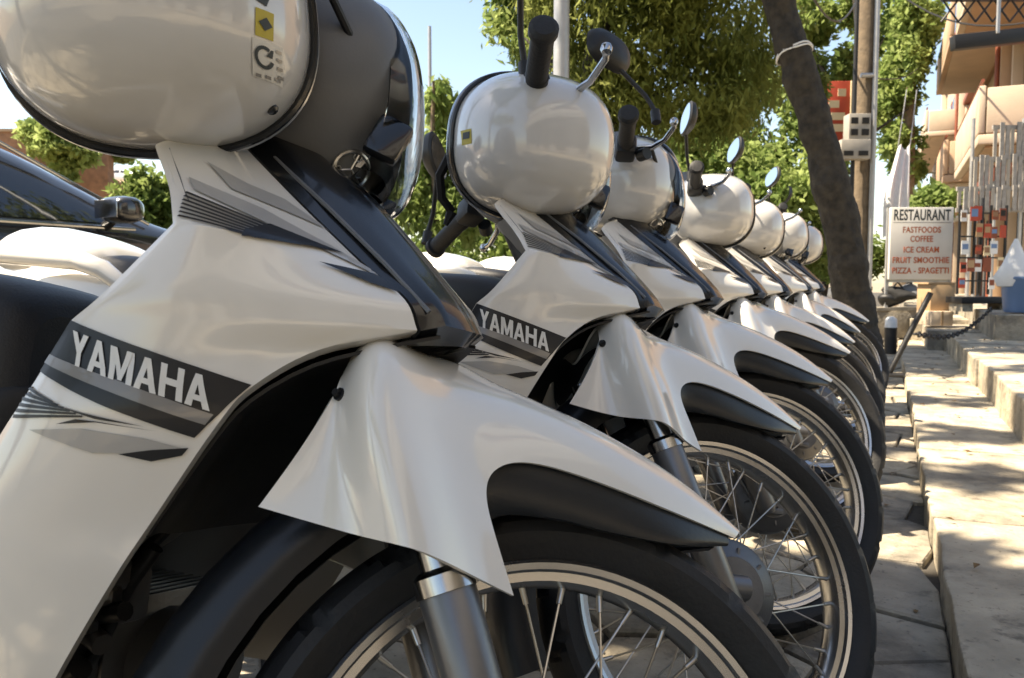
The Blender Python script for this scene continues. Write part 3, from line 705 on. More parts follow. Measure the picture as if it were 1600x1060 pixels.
def build_bike():
    b = empty('motorbike')
    pr_ = obj('leg_shield_panel', me_panel_r, M['white'], b); pl_ = obj('leg_shield_panel', mirrored(me_panel_r, 'leg_shield_panel'), M['white'], b)
    for nm, me, lab in decals:
        o = obj(nm, me, None, pr_)
        if lab: o['label'] = lab
        if nm != 'lettering': obj(nm, mirrored(me, nm), None, pl_)
    fc_ = obj('front_cowl', me_cowl, M['blackg'], b); obj('cowl_rib', me_rib, M['grey'], fc_)
    obj('wheel_well_liner', me_well, None, b); obj('inner_leg_shield', me_inner, None, b)
    obj('spine_cover', me_spine, None, b); obj('seat', me_seat, None, b); obj('under_seat_cover', me_tank, None, b); tl_ = obj('tail_panel', me_tail, None, b); obj('rear_carrier', me_rack, None, tl_);
    for s_ in (-1, 1): gr_ = obj('grab_rail', me_rail[s_], M['white'], b); obj('rail_cap', me_rcap[s_], M['blackp'], gr_)
    obj('tail_lamp', me_rearlamp, None, b)
    en = obj('engine_case', me_engine, M['alu'], b); obj('cylinder', me_cyl, M['alu'], en); obj('clutch_cover', me_cover, M['alu'], en); obj('hose', me_hose, M['blackp'], en); obj('carburettor', me_carb, M['alu'], en); [obj('bolt', q_, M['steel'], en) for q_ in me_bolts]
    obj('exhaust', me_exh, M['alu'], b); obj('foot_pegs', me_peg, M['rubber'], b); obj('swing_arm', me_swing, M['blackp'], b)
    obj('rear_shock', me_shock_r, M['alu'], b); obj('rear_shock', me_shock_l, M['alu'], b); obj('side_stand', me_stand, M['blackp'], b); obj('rear_mudguard', me_rfender, None, b)
    make_wheel('rear_wheel', b, Matrix.Translation((-1.20, 0, .285)))
    fw = make_wheel('front_wheel', b, STM @ Matrix.Translation((0, 0, .285))); obj('brake_arm', me_barm, M['alu'], fw)
    fm = obj('front_mudguard', me_fender, None, b, STM)
    for q in (me_skirt_r, me_skirt_l): obj('mudguard_skirt', q, None, fm)
    obj('mudguard_flap', me_flap, None, fm); obj('mudguard_bolt', me_fbolt, M['blackp'], fm)
    for lo, up in (fork_r, fork_l):
        f_ = obj('fork_leg', lo, M['slider'], b, STM); obj('fork_tube', up, M['chrome'], f_)
    obj('fork_crown', me_crown, M['blackp'], b, STM)
    hb_ = obj('handlebar', me_bar, M['blackp'], b, STM)
    for s_ in (-1, 1):
        g = ends[s_]; obj('grip', g['grip'], M['rubber'], hb_); obj('switch_housing', g['switch_housing'], M['blackp'], hb_); obj('lever', g['lever'], M['chrome'], hb_)
        mr = obj('mirror', g['mirror_housing'], M['blackp'], b, STM); obj('mirror_stem', g['mirror_stem'], M['blackp'], mr); obj('mirror_glass', g['mirror_glass'], M['mirror'], mr)
    obj('cable', me_cable, M['blackp'], hb_)
    hl = obj('headlight', me_hcowl, None, b, STM); obj('headlight_lens', me_lens, None, hl); obj('reflector', me_refl, None, hl); [obj('headlight_bezel', me_slot[s_], M['blackg'], hl) for s_ in (-1, 1)]; obj('emblem', me_emblem, M['steel'], hl)
    return b

def children(o): return [c for c in bpy.data.objects if c.parent == o]
def copy_tree(o, parent=None):
    c = o.copy(); COL.objects.link(c)
    if parent: c.parent = parent; c.matrix_basis = o.matrix_basis
    for ch in KIDS.get(o.name, []): copy_tree(bpy.data.objects[ch], c)
    return c

BIKES = [(-.230, .509, 3.13, 11.07, 37.0, 'white motorbike nearest the camera, its lettered leg shield filling the lower left'),
         (-.205, 1.126, 7.3, 10.1, 37.8, 'second white motorbike of the row, showing the whole front wheel and brake drum'),
         (-.226, 1.705, 1.4, 6.6, 35.0, 'third white motorbike of the row, just behind the second one'),
         (-.236, 2.455, -2.5, 6.0, 33.5, 'fourth white motorbike of the row, its helmet clear of the others'),
         (-.225, 3.090, 1.0, 8.2, 35.5, 'fifth white motorbike of the row from the camera'),
         (-.210, 3.940, 3.4, 9.2, 38.0, 'sixth white motorbike of the row from the camera'),
         (-.215, 4.740, 0.6, 7.6, 33.0, 'last white motorbike of the row, by the leaning tree trunk')]
def bike_matrix(x, y, hd, ln): return Matrix.Translation((x, y, 0)) @ Matrix.Rotation(R(hd), 4, 'Z') @ Matrix.Rotation(-R(ln), 4, 'X')
proto = build_bike(); KIDS = {}
for o in bpy.data.objects:
    if o.parent: KIDS.setdefault(o.parent.name, []).append(o.name)
for i, (x, y, hd, ln, stg, lab) in enumerate(BIKES):
    b = proto if i == 0 else copy_tree(proto)
    st_i = Matrix.Translation(AX0) @ Matrix.Rotation(R(stg), 4, AXD) @ Matrix.Translation(-AX0)
    for ch in children(b):      # forks, wheel, bars and lamp follow this bike's own steering angle
        if ch.name.split('.')[0] in ('front_wheel', 'front_mudguard', 'fork_leg', 'fork_crown', 'handlebar', 'mirror', 'headlight'): ch.matrix_basis = st_i @ STM.inverted() @ ch.matrix_basis
    b.matrix_basis = bike_matrix(x, y, hd, ln); tag(b, lab, 'motorbike', 'white motorbikes parked in a row')
    if i == 1:      # its left mirror is turned away from the camera
        for ch in children(b):
            if ch.name.split('.')[0] == 'mirror' and ch.data == ends[1]['mirror_housing']:
                pv = Vector((-.432, .275, 1.095)); ch.matrix_basis = st_i @ Matrix.Translation(pv) @ Matrix.Rotation(R(150), 4, 'Z') @ Matrix.Translation(-pv)
    if i == 2:      # this one's right mirror is knocked round and shows its back
        for ch in children(b):
            if ch.name.split('.')[0] == 'mirror' and ch.data == ends[-1]['mirror_housing']:
                pv = Vector((-.432, -.275, 1.095)); ch.matrix_basis = st_i @ Matrix.Translation(pv) @ Matrix.Rotation(R(-62), 4, 'Z') @ Matrix.Translation(-pv)

# ------------------------------------------------------------------ helmets hung on the right-hand bar ends
HA, HB, HD, HP, HQ = .127, .111, .128, 2.45, 2.15
def rim_pt(a, sc=1):
    c, s = math.cos(a), math.sin(a); return (HA * sc * math.copysign(abs(c) ** (2 / HP), c), HB * sc * math.copysign(abs(s) ** (2 / HP), s))
def dome_z(x, y):
    s = abs(x / HA) ** HP + abs(y / HB) ** HP; return HD * max(0, 1 - s) ** (1 / HQ)
NT = 72
def ringmesh(name, levels, closed_last=False):
    """levels: (scale, z)"""
    mb = MB()
    for sc, z in levels:
        for k in range(NT): x, y = rim_pt(2 * math.pi * k / NT, sc); mb.v.append((x, y, z))
    for i in range(len(levels) - 1):
        for k in range(NT): mb.f.append((i * NT + k, i * NT + (k + 1) % NT, (i + 1) * NT + (k + 1) % NT, (i + 1) * NT + k))
    if closed_last: mb.f.append(tuple((len(levels) - 1) * NT + k for k in range(NT)))
    return mb.mesh(name, 60)
lv = []
for i in range(23):
    t = i / 22 * math.pi / 2; r_ = math.cos(t); r_ = max(r_, .004); lv.append((r_, HD * (1 - r_ ** HP) ** (1 / HQ)))
me_hshell = ringmesh('shell', [(1.0, -.016), (1.002, -.006)] + lv, True)
me_htrim = MB().tube([(*rim_pt(2 * math.pi * k / NT, 1.026), -.010) for k in range(NT)] + [(*rim_pt(0, 1.026), -.010)], 0.0042, 8, cap=False).mesh('trim')
me_hline = MB().tube([(*rim_pt(2 * math.pi * k / NT, 1.050), -.018) for k in range(NT)] + [(*rim_pt(0, 1.050), -.018)], .0022, 6, cap=False).mesh('trim_line')
me_hlin = ringmesh('lining', [(1.005, -.016), (1.0, -.024), (.985, -.050), (.93, -.068), (.80, -.072), (.74, -.055), (.60, .02), (.2, .07), (.01, .075)])
def strap():
    mb = MB(); p = [(-.118, -.02, -.05), (-.128, -.05, -.066), (-.120, -.085, -.075), (-.100, -.105, -.080)]
    mb.tube(p, .008, 6); mb.tube([(p[-1][0], p[-1][1], p[-1][2]), (-.108, -.128, -.085)], [.010, .004], 6); return mb.mesh('strap')
me_hstrap = strap()
def patch(name, cx, cy, sx, sy, rot, m, lift=.0006, n=5):
    mb = MB(); ca, sa = math.cos(rot), math.sin(rot)
    for i in range(n):
        for j in range(n):
            u, v = (i / (n - 1) - .5) * sx, (j / (n - 1) - .5) * sy; x, y = cx + u * ca - v * sa, cy + u * sa + v * ca
            e = 1e-4; nrm = Vector((-(dome_z(x + e, y) - dome_z(x - e, y)) / (2 * e), -(dome_z(x, y + e) - dome_z(x, y - e)) / (2 * e), 1)).normalized()
            mb.v.append(tuple(Vector((x, y, dome_z(x, y))) + nrm * lift))
    mb.f = [(i * n + j, (i + 1) * n + j, (i + 1) * n + j + 1, i * n + j + 1) for i in range(n - 1) for j in range(n - 1)]
    return mb.mesh(name, 180)
def cmark(cx, cy, r_, m):
    mb = MB(); n = 22
    for k in range(n + 1):
        a = R(50) + R(290) * k / n
        for rr in (r_, r_ * .68):
            x, y = cx + rr * math.cos(a) * .9, cy + rr * math.sin(a)
            mb.v.append((x, y, dome_z(x, y)))
    for k in range(n): mb.f.append((2 * k, 2 * k + 1, 2 * k + 3, 2 * k + 2))
    b = len(mb.v)
    for x, y in ((cx + r_ * .15, cy + r_ * .1), (cx + r_ * .75, cy + r_ * .05), (cx + r_ * .9, cy + r_ * .75), (cx + r_ * .7, cy + r_ * .75)): mb.v.append((x, y, dome_z(x, y)))
    mb.f.append((b, b + 1, b + 2, b + 3))
    e = 1e-4
    for i, (x, y, z) in enumerate(mb.v):
        nrm = Vector((-(dome_z(x + e, y) - dome_z(x - e, y)) / (2 * e), -(dome_z(x, y + e) - dome_z(x, y - e)) / (2 * e), 1)).normalized(); mb.v[i] = tuple(Vector((x, y, z)) + nrm * .0013)
    return mb.mesh('mark', 180)
def button(cx, cy):
    e = 1e-4; nrm = Vector((-(dome_z(cx + e, cy) - dome_z(cx - e, cy)) / (2 * e), -(dome_z(cx, cy + e) - dome_z(cx, cy - e)) / (2 * e), 1)).normalized()
    p = Vector((cx, cy, dome_z(cx, cy))); return MB().tube([p - nrm * .002, p + nrm * .002, p + nrm * .004], [.0052, .0052, .003], 14).mesh('snap_button')

def helmet(px, py, d, right, up, roll, label):
    """placed at its surveyed point; the crown of the shell faces out from the bar end"""
    c = at(px, py, d); to = (cam.location - c); to.z = 0; to.normalize()
    ax = Matrix.Rotation(R(right), 3, 'Z') @ to; ax = (ax + Vector((0, 0, up))).normalized()
    xr = Vector((0, 0, 1)).cross(ax).normalized(); yr = ax.cross(xr)
    m4 = Matrix((xr, yr, ax)).transposed().to_4x4(); m4 = Matrix.Translation(c - ax * .02) @ m4 @ Matrix.Rotation(R(roll), 4, 'Z')
    h = empty('helmet', m4); tag(h, label, 'helmet', 'white helmets hung on the motorbikes')
    obj('shell', me_hshell, M['helmetw'], h); tr = obj('trim', me_htrim, M['blackg'], h); obj('trim_line', me_hline, M['chrome'], tr)
    obj('lining', me_hlin, M['strap'], h)
    if d > 1: obj('strap', me_hstrap, M['strap'], h)
    return h
h1 = helmet(240, 16, .68, -9, -.02, 3, 'large white helmet nearest the camera, stickers by its black rim')
st = obj('sticker', patch('sticker', .090, -.030, .013, .020, -.1, None), M['yellow'], h1); st['label'] = 'small yellow sticker with a dark emblem'
obj('sticker_emblem', patch('sticker_emblem', .0905, -.030, .007, .007, .6, None, .0012), M['signk'], st)
st = obj('sticker', patch('sticker', .090, -.055, .022, .026, -.1, None), M['paper'], h1); st['label'] = 'clear sticker with a dark round mark'
obj('mark', cmark(.0875, -.053, .0078, None), M['signk'], st)
for i in range(4): obj('print_line', patch('print_line', .0985, -.047 - i * .0055, .004, .0022, -.1, None, .0012), M['decalg'], st)
for i in range(3): obj('print_line', patch('print_line', .082 + i * .007, -.0655, .004, .0022, -.1, None, .0012), M['decalg'], st)
obj('sticker', patch('sticker', .091, -.010, .008, .012, -.4, None), M['signk'], h1)
obj('snap_button', button(.090, -.084), M['blackg'], h1)
h2 = helmet(838, 228, 1.275, 25, -.02, -3, 'white helmet below the black grip of the second motorbike')
st = obj('sticker', patch('sticker', -.1225, -.004, .006, .022, .05, None), M['yellow'], h2); obj('sticker_emblem', patch('sticker_emblem', -.1228, -.002, .004, .010, 0, None, .0012), M['signk'], st)
h3 = helmet(968, 291, 1.87, -14, 0, 4, 'white helmet half hidden behind the second helmet in the row')
helmet(1112, 328, 2.50, 4, .12, 0, 'white helmet fully in view on the fourth motorbike')
helmet(1172, 356, 3.15, 6, .14, -3, 'white helmet fifth from the camera in the row')
helmet(1220, 368, 3.95, 5, .12, 4, 'white helmet sixth from the camera in the row')
helmet(1250, 381, 4.75, 5, .12, 0, 'farthest white helmet of the row, before the leaning trunk')

# ------------------------------------------------------------------ trees
def leaf_mesh(name, clusters, n, size, m, seed, droop=.3, aspect=.38, spread=.32):
    rs = np.random.RandomState(seed); cl = np.array([c[:3] for c in clusters], float); rad = np.array([c[3:6] for c in clusters], float)
    wt = rad.prod(1) ** .7; wt /= wt.sum(); k = rs.choice(len(cl), n, p=wt)
    # sub clumps inside every lobe give light and dark masses
    nsub = 26; sub = rs.normal(size=(len(cl), nsub, 3)); sub /= np.linalg.norm(sub, axis=2, keepdims=True); sub *= rs.uniform(.35, 1, (len(cl), nsub, 1)) ** .5
    s = rs.randint(nsub, size=n); c = cl[k] + (sub[k, s] + rs.normal(size=(n, 3)) * spread * .55) * rad[k]
    d = rs.normal(size=(n, 3)); d[:, 2] -= droop * 2; d /= np.linalg.norm(d, axis=1, keepdims=True)
    u = np.cross(d, rs.normal(size=(n, 3))); u /= np.linalg.norm(u, axis=1, keepdims=True); nn = np.cross(d, u)
    L = size * rs.uniform(.6, 1.35, (n, 1)); W = L * aspect
    v = np.stack([c, c + d * L * .45 + u * W * .5 + nn * L * .06, c + d * L, c + d * L * .45 - u * W * .5 + nn * L * .06], 1).reshape(-1, 3)
    me = bpy.data.meshes.new(name); me.vertices.add(4 * n); me.vertices.foreach_set('co', v.ravel())
    me.loops.add(6 * n); i0 = np.arange(n)[:, None] * 4; me.loops.foreach_set('vertex_index', (i0 + np.array([0, 1, 2, 0, 2, 3])).ravel())
    me.polygons.add(2 * n); me.polygons.foreach_set('loop_start', np.arange(2 * n) * 3); me.polygons.foreach_set('loop_total', np.full(2 * n, 3))
    me.update(); me.validate(); me.materials.append(m); return me

def tree(name, label, cat, base, trunk, rads, limbs, clusters, n, size, lm, bm_, seed, group=None, rough=False, **kw):
    t_ = empty(name, Matrix.Translation(base)); tag(t_, label, cat, group); b = Vector(base)
    mb = MB(); rs = random.Random(seed)
    pts = [Vector(p) - b for p in trunk]; fine = []; fr = []
    for i in range(len(pts) - 1):
        for j in range(5): f_ = j / 5; fine.append(pts[i].lerp(pts[i + 1], f_) + Vector((rs.uniform(-1, 1), rs.uniform(-1, 1), 0)) * rads[i] * .10); fr.append((rads[i] * (1 - f_) + rads[i + 1] * f_) * rs.uniform(.93, 1.07))
    fine.append(pts[-1]); fr.append(rads[-1])
    if rough:      # ridged bark close to the camera
        f2 = []; r2 = []
        for i in range(len(fine) - 1):
            for j in range(5): f2.append(fine[i].lerp(fine[i + 1], j / 5)); r2.append(fr[i] + (fr[i + 1] - fr[i]) * j / 5)
        f2.append(fine[-1]); r2.append(fr[-1]); NS = 36; mb.tube(f2, r2, NS)
        for q in range(len(f2) * NS):
            i, k = divmod(q, NS); c_ = f2[i]; v_ = Vector(mb.v[q]); a_ = 2 * math.pi * k / NS
            h_ = .5 * math.sin(a_ * 9 + 1.7 * math.sin(i * .45) + .6 * math.sin(i * 1.3)) + .4 * math.sin(a_ * 17 + i * .8) * math.sin(i * .33) + .45 * math.sin(i * .21 + a_ * 2) + rs.uniform(-.45, .45)
            mb.v[q] = tuple(c_ + (v_ - c_) * (1 + .055 * h_))
    else: mb.tube(fine, fr, 14)
    obj('trunk', mb.mesh('trunk', 50), bm_, t_)
    for (a, e_, r_) in limbs:
        a = Vector(a) - b; e_ = Vector(e_) - b; mid = a.lerp(e_, .5) + Vector((rs.uniform(-.1, .1), rs.uniform(-.1, .1), .12)) * (e_ - a).length
        obj('limb', MB().tube([a, a.lerp(mid, .55), mid, mid.lerp(e_, .5), e_], [r_, r_ * .85, r_ * .65, r_ * .45, r_ * .2], 9).mesh('limb', 70), bm_, t_)
    obj('crown', leaf_mesh('crown', [(c[0] - b.x, c[1] - b.y, c[2] - b.z, *c[3:]) for c in clusters], n, size, lm, seed, **kw), None, t_)
    return t_
def lobe(px, py, d, rpx, rpy, rz=None):
    p = at(px, py, d); a = rpx / FPX * d; return (p.x, p.y, p.z, a, a if rz is None else rz, rpy / FPX * d)

# leaning dark trunk at the end of the row; its crown is above the picture
tp_ = [at(1342, 610, 6.3), at(1340, 500, 6.25), at(1322, 395, 6.2), at(1292, 260, 6.1), at(1252, 120, 6.0), at(1217, 0, 5.9), at(1190, -110, 5.85), at(1175, -260, 5.8)]
tp_[0].z = -.02
lt = tree('leaning_tree', 'dark leaning tree trunk at the far end of the motorbike row', 'tree', tuple(tp_[0]), tp_, [.185, .150, .135, .130, .118, .112, .10, .07],
     [(tp_[6], at(1000, -160, 6.6), .05), (tp_[5], at(1330, -140, 6.4), .05), (tp_[7], at(1180, -420, 6.6), .05)],
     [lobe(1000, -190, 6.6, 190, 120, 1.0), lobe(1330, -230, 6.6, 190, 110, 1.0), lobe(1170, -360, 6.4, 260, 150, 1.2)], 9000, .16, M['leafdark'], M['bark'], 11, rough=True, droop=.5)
kn = at(1290, 135, 6.0) - Vector(tp_[0])
obj('side_shoot', leaf_mesh('side_shoot', [(kn.x - .03, kn.y, kn.z - .01, .045, .045, .10)], 420, .05, M['leafdark'], 12), None, lt)
rp_ = at(1241, 86, 5.96); q_ = [rp_ - Vector(tp_[0]) + Vector((.124 * math.cos(a) * (1 + .03 * math.sin(3 * a)), .124 * math.sin(a), .045 * math.cos(a + .6))) for a in [2 * math.pi * k / 20 for k in range(21)]]
rope = empty('rope_band', Matrix.Translation(tp_[0])); tag(rope, 'pale rope tied round the leaning tree trunk', 'rope')
for k in range(2): obj('strand', MB().tube([p + Vector((0, 0, k * .016 + .006 * math.sin(i_ * 1.1 + k))) for i_, p in enumerate(q_)], .0065, 8, cap=False).mesh('strand'), M['cloth'], rope)

# broad dark crown in the middle of the picture
b0 = ground_at(905, 640); b0 = at(900, 560, 7.6); b0.z = 0
tree('broad_tree', 'broad dark leafy tree over the middle of the row', 'tree', tuple(b0), [tuple(b0), (b0.x, b0.y, 1.4), (b0.x + .1, b0.y, 2.4), (b0.x + .3, b0.y, 3.4)], [.17, .13, .11, .07],
     [((b0.x, b0.y, 1.9), at(1090, 120, 7.6), .05), ((b0.x, b0.y, 2.2), at(820, 60, 7.6), .05), ((b0.x + .2, b0.y, 3.0), at(1000, -60, 7.4), .05)],
     [lobe(1000, 60, 7.4, 120, 85, .7), lobe(1120, 40, 7.4, 105, 90, .7), lobe(900, 20, 7.6, 70, 90, .6), lobe(1060, 160, 7.5, 100, 62, .6), lobe(960, 150, 7.6, 70, 60, .5), lobe(1040, -60, 7.2, 200, 80, .9), lobe(1160, 130, 7.5, 60, 60, .5)],
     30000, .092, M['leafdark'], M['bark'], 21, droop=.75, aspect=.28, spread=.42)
c0 = at(835, 560, 8.6); c0.z = 0
tree('pale_tree', 'sunlit pale green tree left of the grey lamp post', 'tree', tuple(c0), [tuple(c0), (c0.x, c0.y, 1.5), (c0.x, c0.y, 3.0)], [.10, .08, .05],
     [((c0.x, c0.y, 1.8), at(810, 60, 8.6), .03)], [lobe(828, 20, 8.6, 52, 70, .5), lobe(850, 90, 8.6, 40, 60, .4), lobe(815, -50, 8.6, 60, 50, .5)], 6500, .11, M['leaflight'], M['barkl'], 22, droop=.3, aspect=.4)
d0 = at(1180, 520, 13); d0.z = 0
tree('bright_tree', 'bushy bright green tree behind the row mirrors', 'tree', tuple(d0), [tuple(d0), (d0.x, d0.y, 1.2), (d0.x, d0.y, 2.6)], [.2, .16, .1],
     [((d0.x, d0.y, 1.5), at(1110, 200, 13), .06), ((d0.x, d0.y, 1.8), at(1240, 180, 13), .06)],
     [lobe(1120, 240, 13, 80, 80, .9), lobe(1200, 200, 13.4, 85, 85, .9), lobe(1260, 270, 13, 60, 90, .8), lobe(1170, 330, 12.6, 110, 70, .9), lobe(1080, 320, 12.8, 60, 70, .7), lobe(1280, 370, 13, 60, 70, .7)],
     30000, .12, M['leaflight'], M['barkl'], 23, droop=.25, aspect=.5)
e0 = at(680, 520, 9); e0.z = 0
tree('slender_tree', 'slender sunlit tree with drooping leaves between the first two helmets', 'tree', tuple(e0), [tuple(e0), (e0.x + .03, e0.y, 1.2), (e0.x - .02, e0.y, 2.4), (e0.x, e0.y, 2.9)], [.05, .04, .03, .015],
     [((e0.x, e0.y, 1.6), at(650, 250, 9), .02), ((e0.x, e0.y, 1.9), at(715, 230, 9), .02)],
     [lobe(688, 160, 9, 26, 40, .22), lobe(665, 235, 9, 36, 40, .28), lobe(706, 240, 9, 26, 48, .24), lobe(680, 330, 9, 52, 50, .35), lobe(640, 300, 9, 38, 44, .3), lobe(725, 330, 9, 26, 48, .25)], 6500, .12, M['leaflight'], M['barkl'], 24, droop=.8, aspect=.36)
f0 = at(1410, 480, 22); f0.z = 0
tree('street_tree', 'tall bright street tree between the poles and orange houses', 'tree', tuple(f0), [tuple(f0), (f0.x, f0.y, 3), (f0.x, f0.y, 6)], [.25, .2, .12],
     [((f0.x, f0.y, 3), at(1400, 150, 22), .08)], [lobe(1410, 110, 22, 38, 60, .9), lobe(1395, 190, 22, 34, 50, .8), lobe(1425, 40, 22, 40, 60, .9), lobe(1385, 20, 23, 50, 60, .9), lobe(1420, 240, 22, 26, 40, .7)], 15000, .20, M['leaflight'], M['barkl'], 25, droop=.2, aspect=.5)
f1 = at(1275, 480, 19); f1.z = 0
tree('street_tree', 'thin branched tree with bare twigs right of the leaning trunk', 'tree', tuple(f1), [tuple(f1), (f1.x + .4, f1.y, 3), (f1.x + .9, f1.y, 5.4), (f1.x + .6, f1.y, 7.4)], [.18, .15, .1, .06],
     [((f1.x + .5, f1.y, 3.4), at(1380, 60, 19), .07), ((f1.x + .7, f1.y, 4.2), at(1250, 20, 19), .07), ((f1.x + .8, f1.y, 5), at(1330, -20, 19), .06), ((f1.x + .5, f1.y, 3.0), at(1420, 170, 19), .05)],
     [lobe(1265, 30, 19, 40, 40, .8), lobe(1300, 110, 19, 28, 36, .6), lobe(1340, 10, 19, 30, 30, .6)], 4500, .18, M['leafmid'], M['bark'], 26, droop=.2, aspect=.5)
def bush(label, px, py, d, rpx, rpy, n, size, m, seed, extra=(), name='bush'):
    g_ = at(px, py, d); base = (g_.x, g_.y, g_.z - rpy / FPX * d * 1.1); rs = random.Random(seed); t_ = empty(name, Matrix.Translation(base)); tag(t_, label, 'bush', 'bushes along the street')
    cl = [lobe(px, py, d, rpx, rpy)] + [lobe(*e) for e in extra]
    obj('foliage', leaf_mesh('foliage', [(c[0] - base[0], c[1] - base[1], c[2] - base[2], *c[3:]) for c in cl], n, size, m, seed, droop=.1, aspect=.5), None, t_)
    mb = MB()
    for k in range(6): mb.tube([(rs.uniform(-.05, .05), rs.uniform(-.05, .05), -max(0, base[2] * .0)), (rs.uniform(-1, 1) * rpx / FPX * d * .5, rs.uniform(-.3, .3), rpy / FPX * d)], [.03, .01], 6)
    obj('stems', mb.mesh('stems', 60), M['barkl'], t_)
bush('green bush behind the black car mirror and first leg shield', 228, 335, 11, 46, 60, 7000, .13, M['leafmid'], 31, [(248, 310, 11, 28, 40), (210, 385, 11, 60, 50), (188, 244, 26, 20, 8)])
bush('pale bush on the slope above the black car roof', 95, 222, 23, 44, 26, 4200, .22, M['leaflight'], 32, [(60, 215, 23, 30, 20), (125, 235, 23, 24, 18), (100, 262, 23, 20, 18)])
bush('bush beside the restaurant board and orange houses', 1462, 318, 14, 26, 22, 2600, .16, M['leaflight'], 33, [(1440, 330, 14, 16, 14)])
bush('low hedge behind the second motorbike grip', 720, 395, 12, 120, 46, 9000, .14, M['leafmid'], 34, [(900, 390, 12.5, 130, 50), (560, 400, 12, 90, 46)])
bush('low hedge behind the far motorbikes', 1120, 400, 14, 130, 44, 9000, .16, M['leafmid'], 35, [(1300, 400, 15, 80, 40)])

# shade trees standing over the bikes and behind the camera, out of the picture
def shade_tree(label, x, y, h, cl, n, seed):
    tree('shade_tree', label, 'tree', (x, y, -.09), [(x, y, -.09), (x + .1, y, h * .4), (x, y + .1, h * .75), (x + .2, y, h)], [.22, .18, .14, .08],
         [((x + .05, y, h * .55), (c[0], c[1], c[2] - c[5] * .3), .07) for c in cl], cl, n, .24, M['leafmid'], M['bark'], seed, group='shade trees over the parking strip', droop=.3, aspect=.55)
shade_tree('shade tree over the road left of the first motorbike', -4.4, -3.4, 4.4, [(-2.7, -.9, 4.9, .75, .8, .4), (-1.9, -1.3, 4.8, .8, .8, .4), (-2.4, .15, 4.85, .75, .6, .4), (-1.7, .2, 4.7, .7, .55, .35), (-2.3, -2.2, 4.9, .9, .8, .45), (-1.35, -.6, 4.6, .7, .7, .35), (-2.75, .65, 4.8, .6, .4, .3), (-1.0, .35, 4.5, .5, .4, .3)], 10000, 41)
shade_tree('shade tree behind the camera', -3.6, -8.2, 4.4, [(-3.4, -7.6, 4.9, 2.0, 1.6, 1.1), (-1.6, -8.2, 4.6, 1.6, 1.4, .9), (-5.2, -7.2, 4.8, 1.6, 1.4, .9)], 5000, 42)
# thin twigs of leaves whose shadows fall in bands on the steps
shade_tree('slim shade tree leaning out from the roadside', -6.2, 1.0, 6.6, [(-3.4, 1.25, 7.0, .9, .14, .3), (-3.4, 2.2, 7.0, 1.0, .12, .3), (-3.4, 3.3, 7.1, 1.1, .16, .3), (-3.3, 4.8, 7.0, 1.2, .22, .3)], 800, 44)

# ------------------------------------------------------------------ posts, poles, wires
def pole(name, label, a, b, r0, r1, m, cat='pole', cap=True):
    a = Vector(a); b = Vector(b); t_ = empty(name, Matrix.Translation(a)); tag(t_, label, cat); d = b - a
    obj('shaft', MB().tube([(0, 0, 0), d * .5, d], [r0, (r0 + r1) / 2, r1], 18).mesh('shaft', 50), m, t_)
    obj('base_collar', MB().tube([(0, 0, 0), (0, 0, .12)], [r0 * 1.7, r0 * 1.3], 18).mesh('base_collar', 40), m, t_); return t_
p0 = at(874, 400, 6.2); pole('lamp_post', 'light grey lamp post behind the second helmet', (p0.x, p0.y, 0), (p0.x + .02, p0.y, 5.2), .062, .056, M['metal_pole'], 'lamp post')
p0 = at(673, 300, 17); pole('thin_pole', 'thin pale pole rising above the slender tree', (p0.x, p0.y, 0), (p0.x, p0.y, .736 + 392 / FPX * 17), .05, .035, M['metal_pole'])
UPD = 10.2; up_ = at(1344, 400, UPD); ut = pole('utility_pole', 'brown utility pole carrying grey meter boxes', (up_.x, up_.y, 0), (up_.x, up_.y, 7.5), .135, .115, M['barkl'], 'utility pole')
for k, (px, r_) in enumerate(((1328, .025), (1359, .032))):
    q_ = at(px, 400, UPD - .15) - Vector((up_.x, up_.y, 0)); obj('conduit', MB().tube([(q_.x, q_.y, 0), (q_.x, q_.y, 7.0)], r_, 10).mesh('conduit', 60), M['iron'] if k == 0 else M['metal_pole'], ut)
zb = .736 + 325 / FPX * 14.2
obj('bracket', MB().tube([at(1345, 118, UPD - .3) - Vector((up_.x, up_.y, 0)), at(1366, 118, UPD - .3) - Vector((up_.x, up_.y, 0))], .03, 8).mesh('bracket'), M['metal_pole'], ut)
FWD = Vector((-math.sin(YAW), math.cos(YAW), 0)); RGT = Vector((math.cos(YAW), math.sin(YAW), 0))
FACE = Matrix((RGT, FWD, Vector((0, 0, 1)))).transposed().to_4x4()      # board axes: x right, y away, z up
def board(name, label, px, py, d, wpx, hpx, th, m, cat, group=None, turn=0):
    c = at(px, py, d); t_ = empty(name, Matrix.Translation(c) @ FACE @ Matrix.Rotation(R(turn), 4, 'Z')); tag(t_, label, cat, group)
    w_, h_ = wpx / FPX * d, hpx / FPX * d; obj('panel', MB().box((0, 0, 0), (w_, th, h_), bev=min(.008, th * .3)).mesh('panel', 40), m, t_); return t_, w_, h_
def onboard(t_, name, x0, x1, z0, z1, yf, m, th=.012):
    return obj(name, MB().box(((x0 + x1) / 2, yf, (z0 + z1) / 2), (x1 - x0, th, z1 - z0)).mesh(name, 0), m, t_)
def write(t_, body, x, z, w_, h_, yf, m, bold=.0):
    me = text_mesh(body, 1, bold, .002, 1, 1.05); xs = [v.co.x for v in me.vertices]; ys = [v.co.y for v in me.vertices]
    sx, sy = w_ / (max(xs) - min(xs)), h_ / (max(ys) - min(ys)); mx, my = (max(xs) + min(xs)) / 2, (max(ys) + min(ys)) / 2
    for v in me.vertices: v.co = (x + (v.co.x - mx) * sx, yf + v.co.z, z + (v.co.y - my) * sy)
    return obj('lettering', me, m, t_)
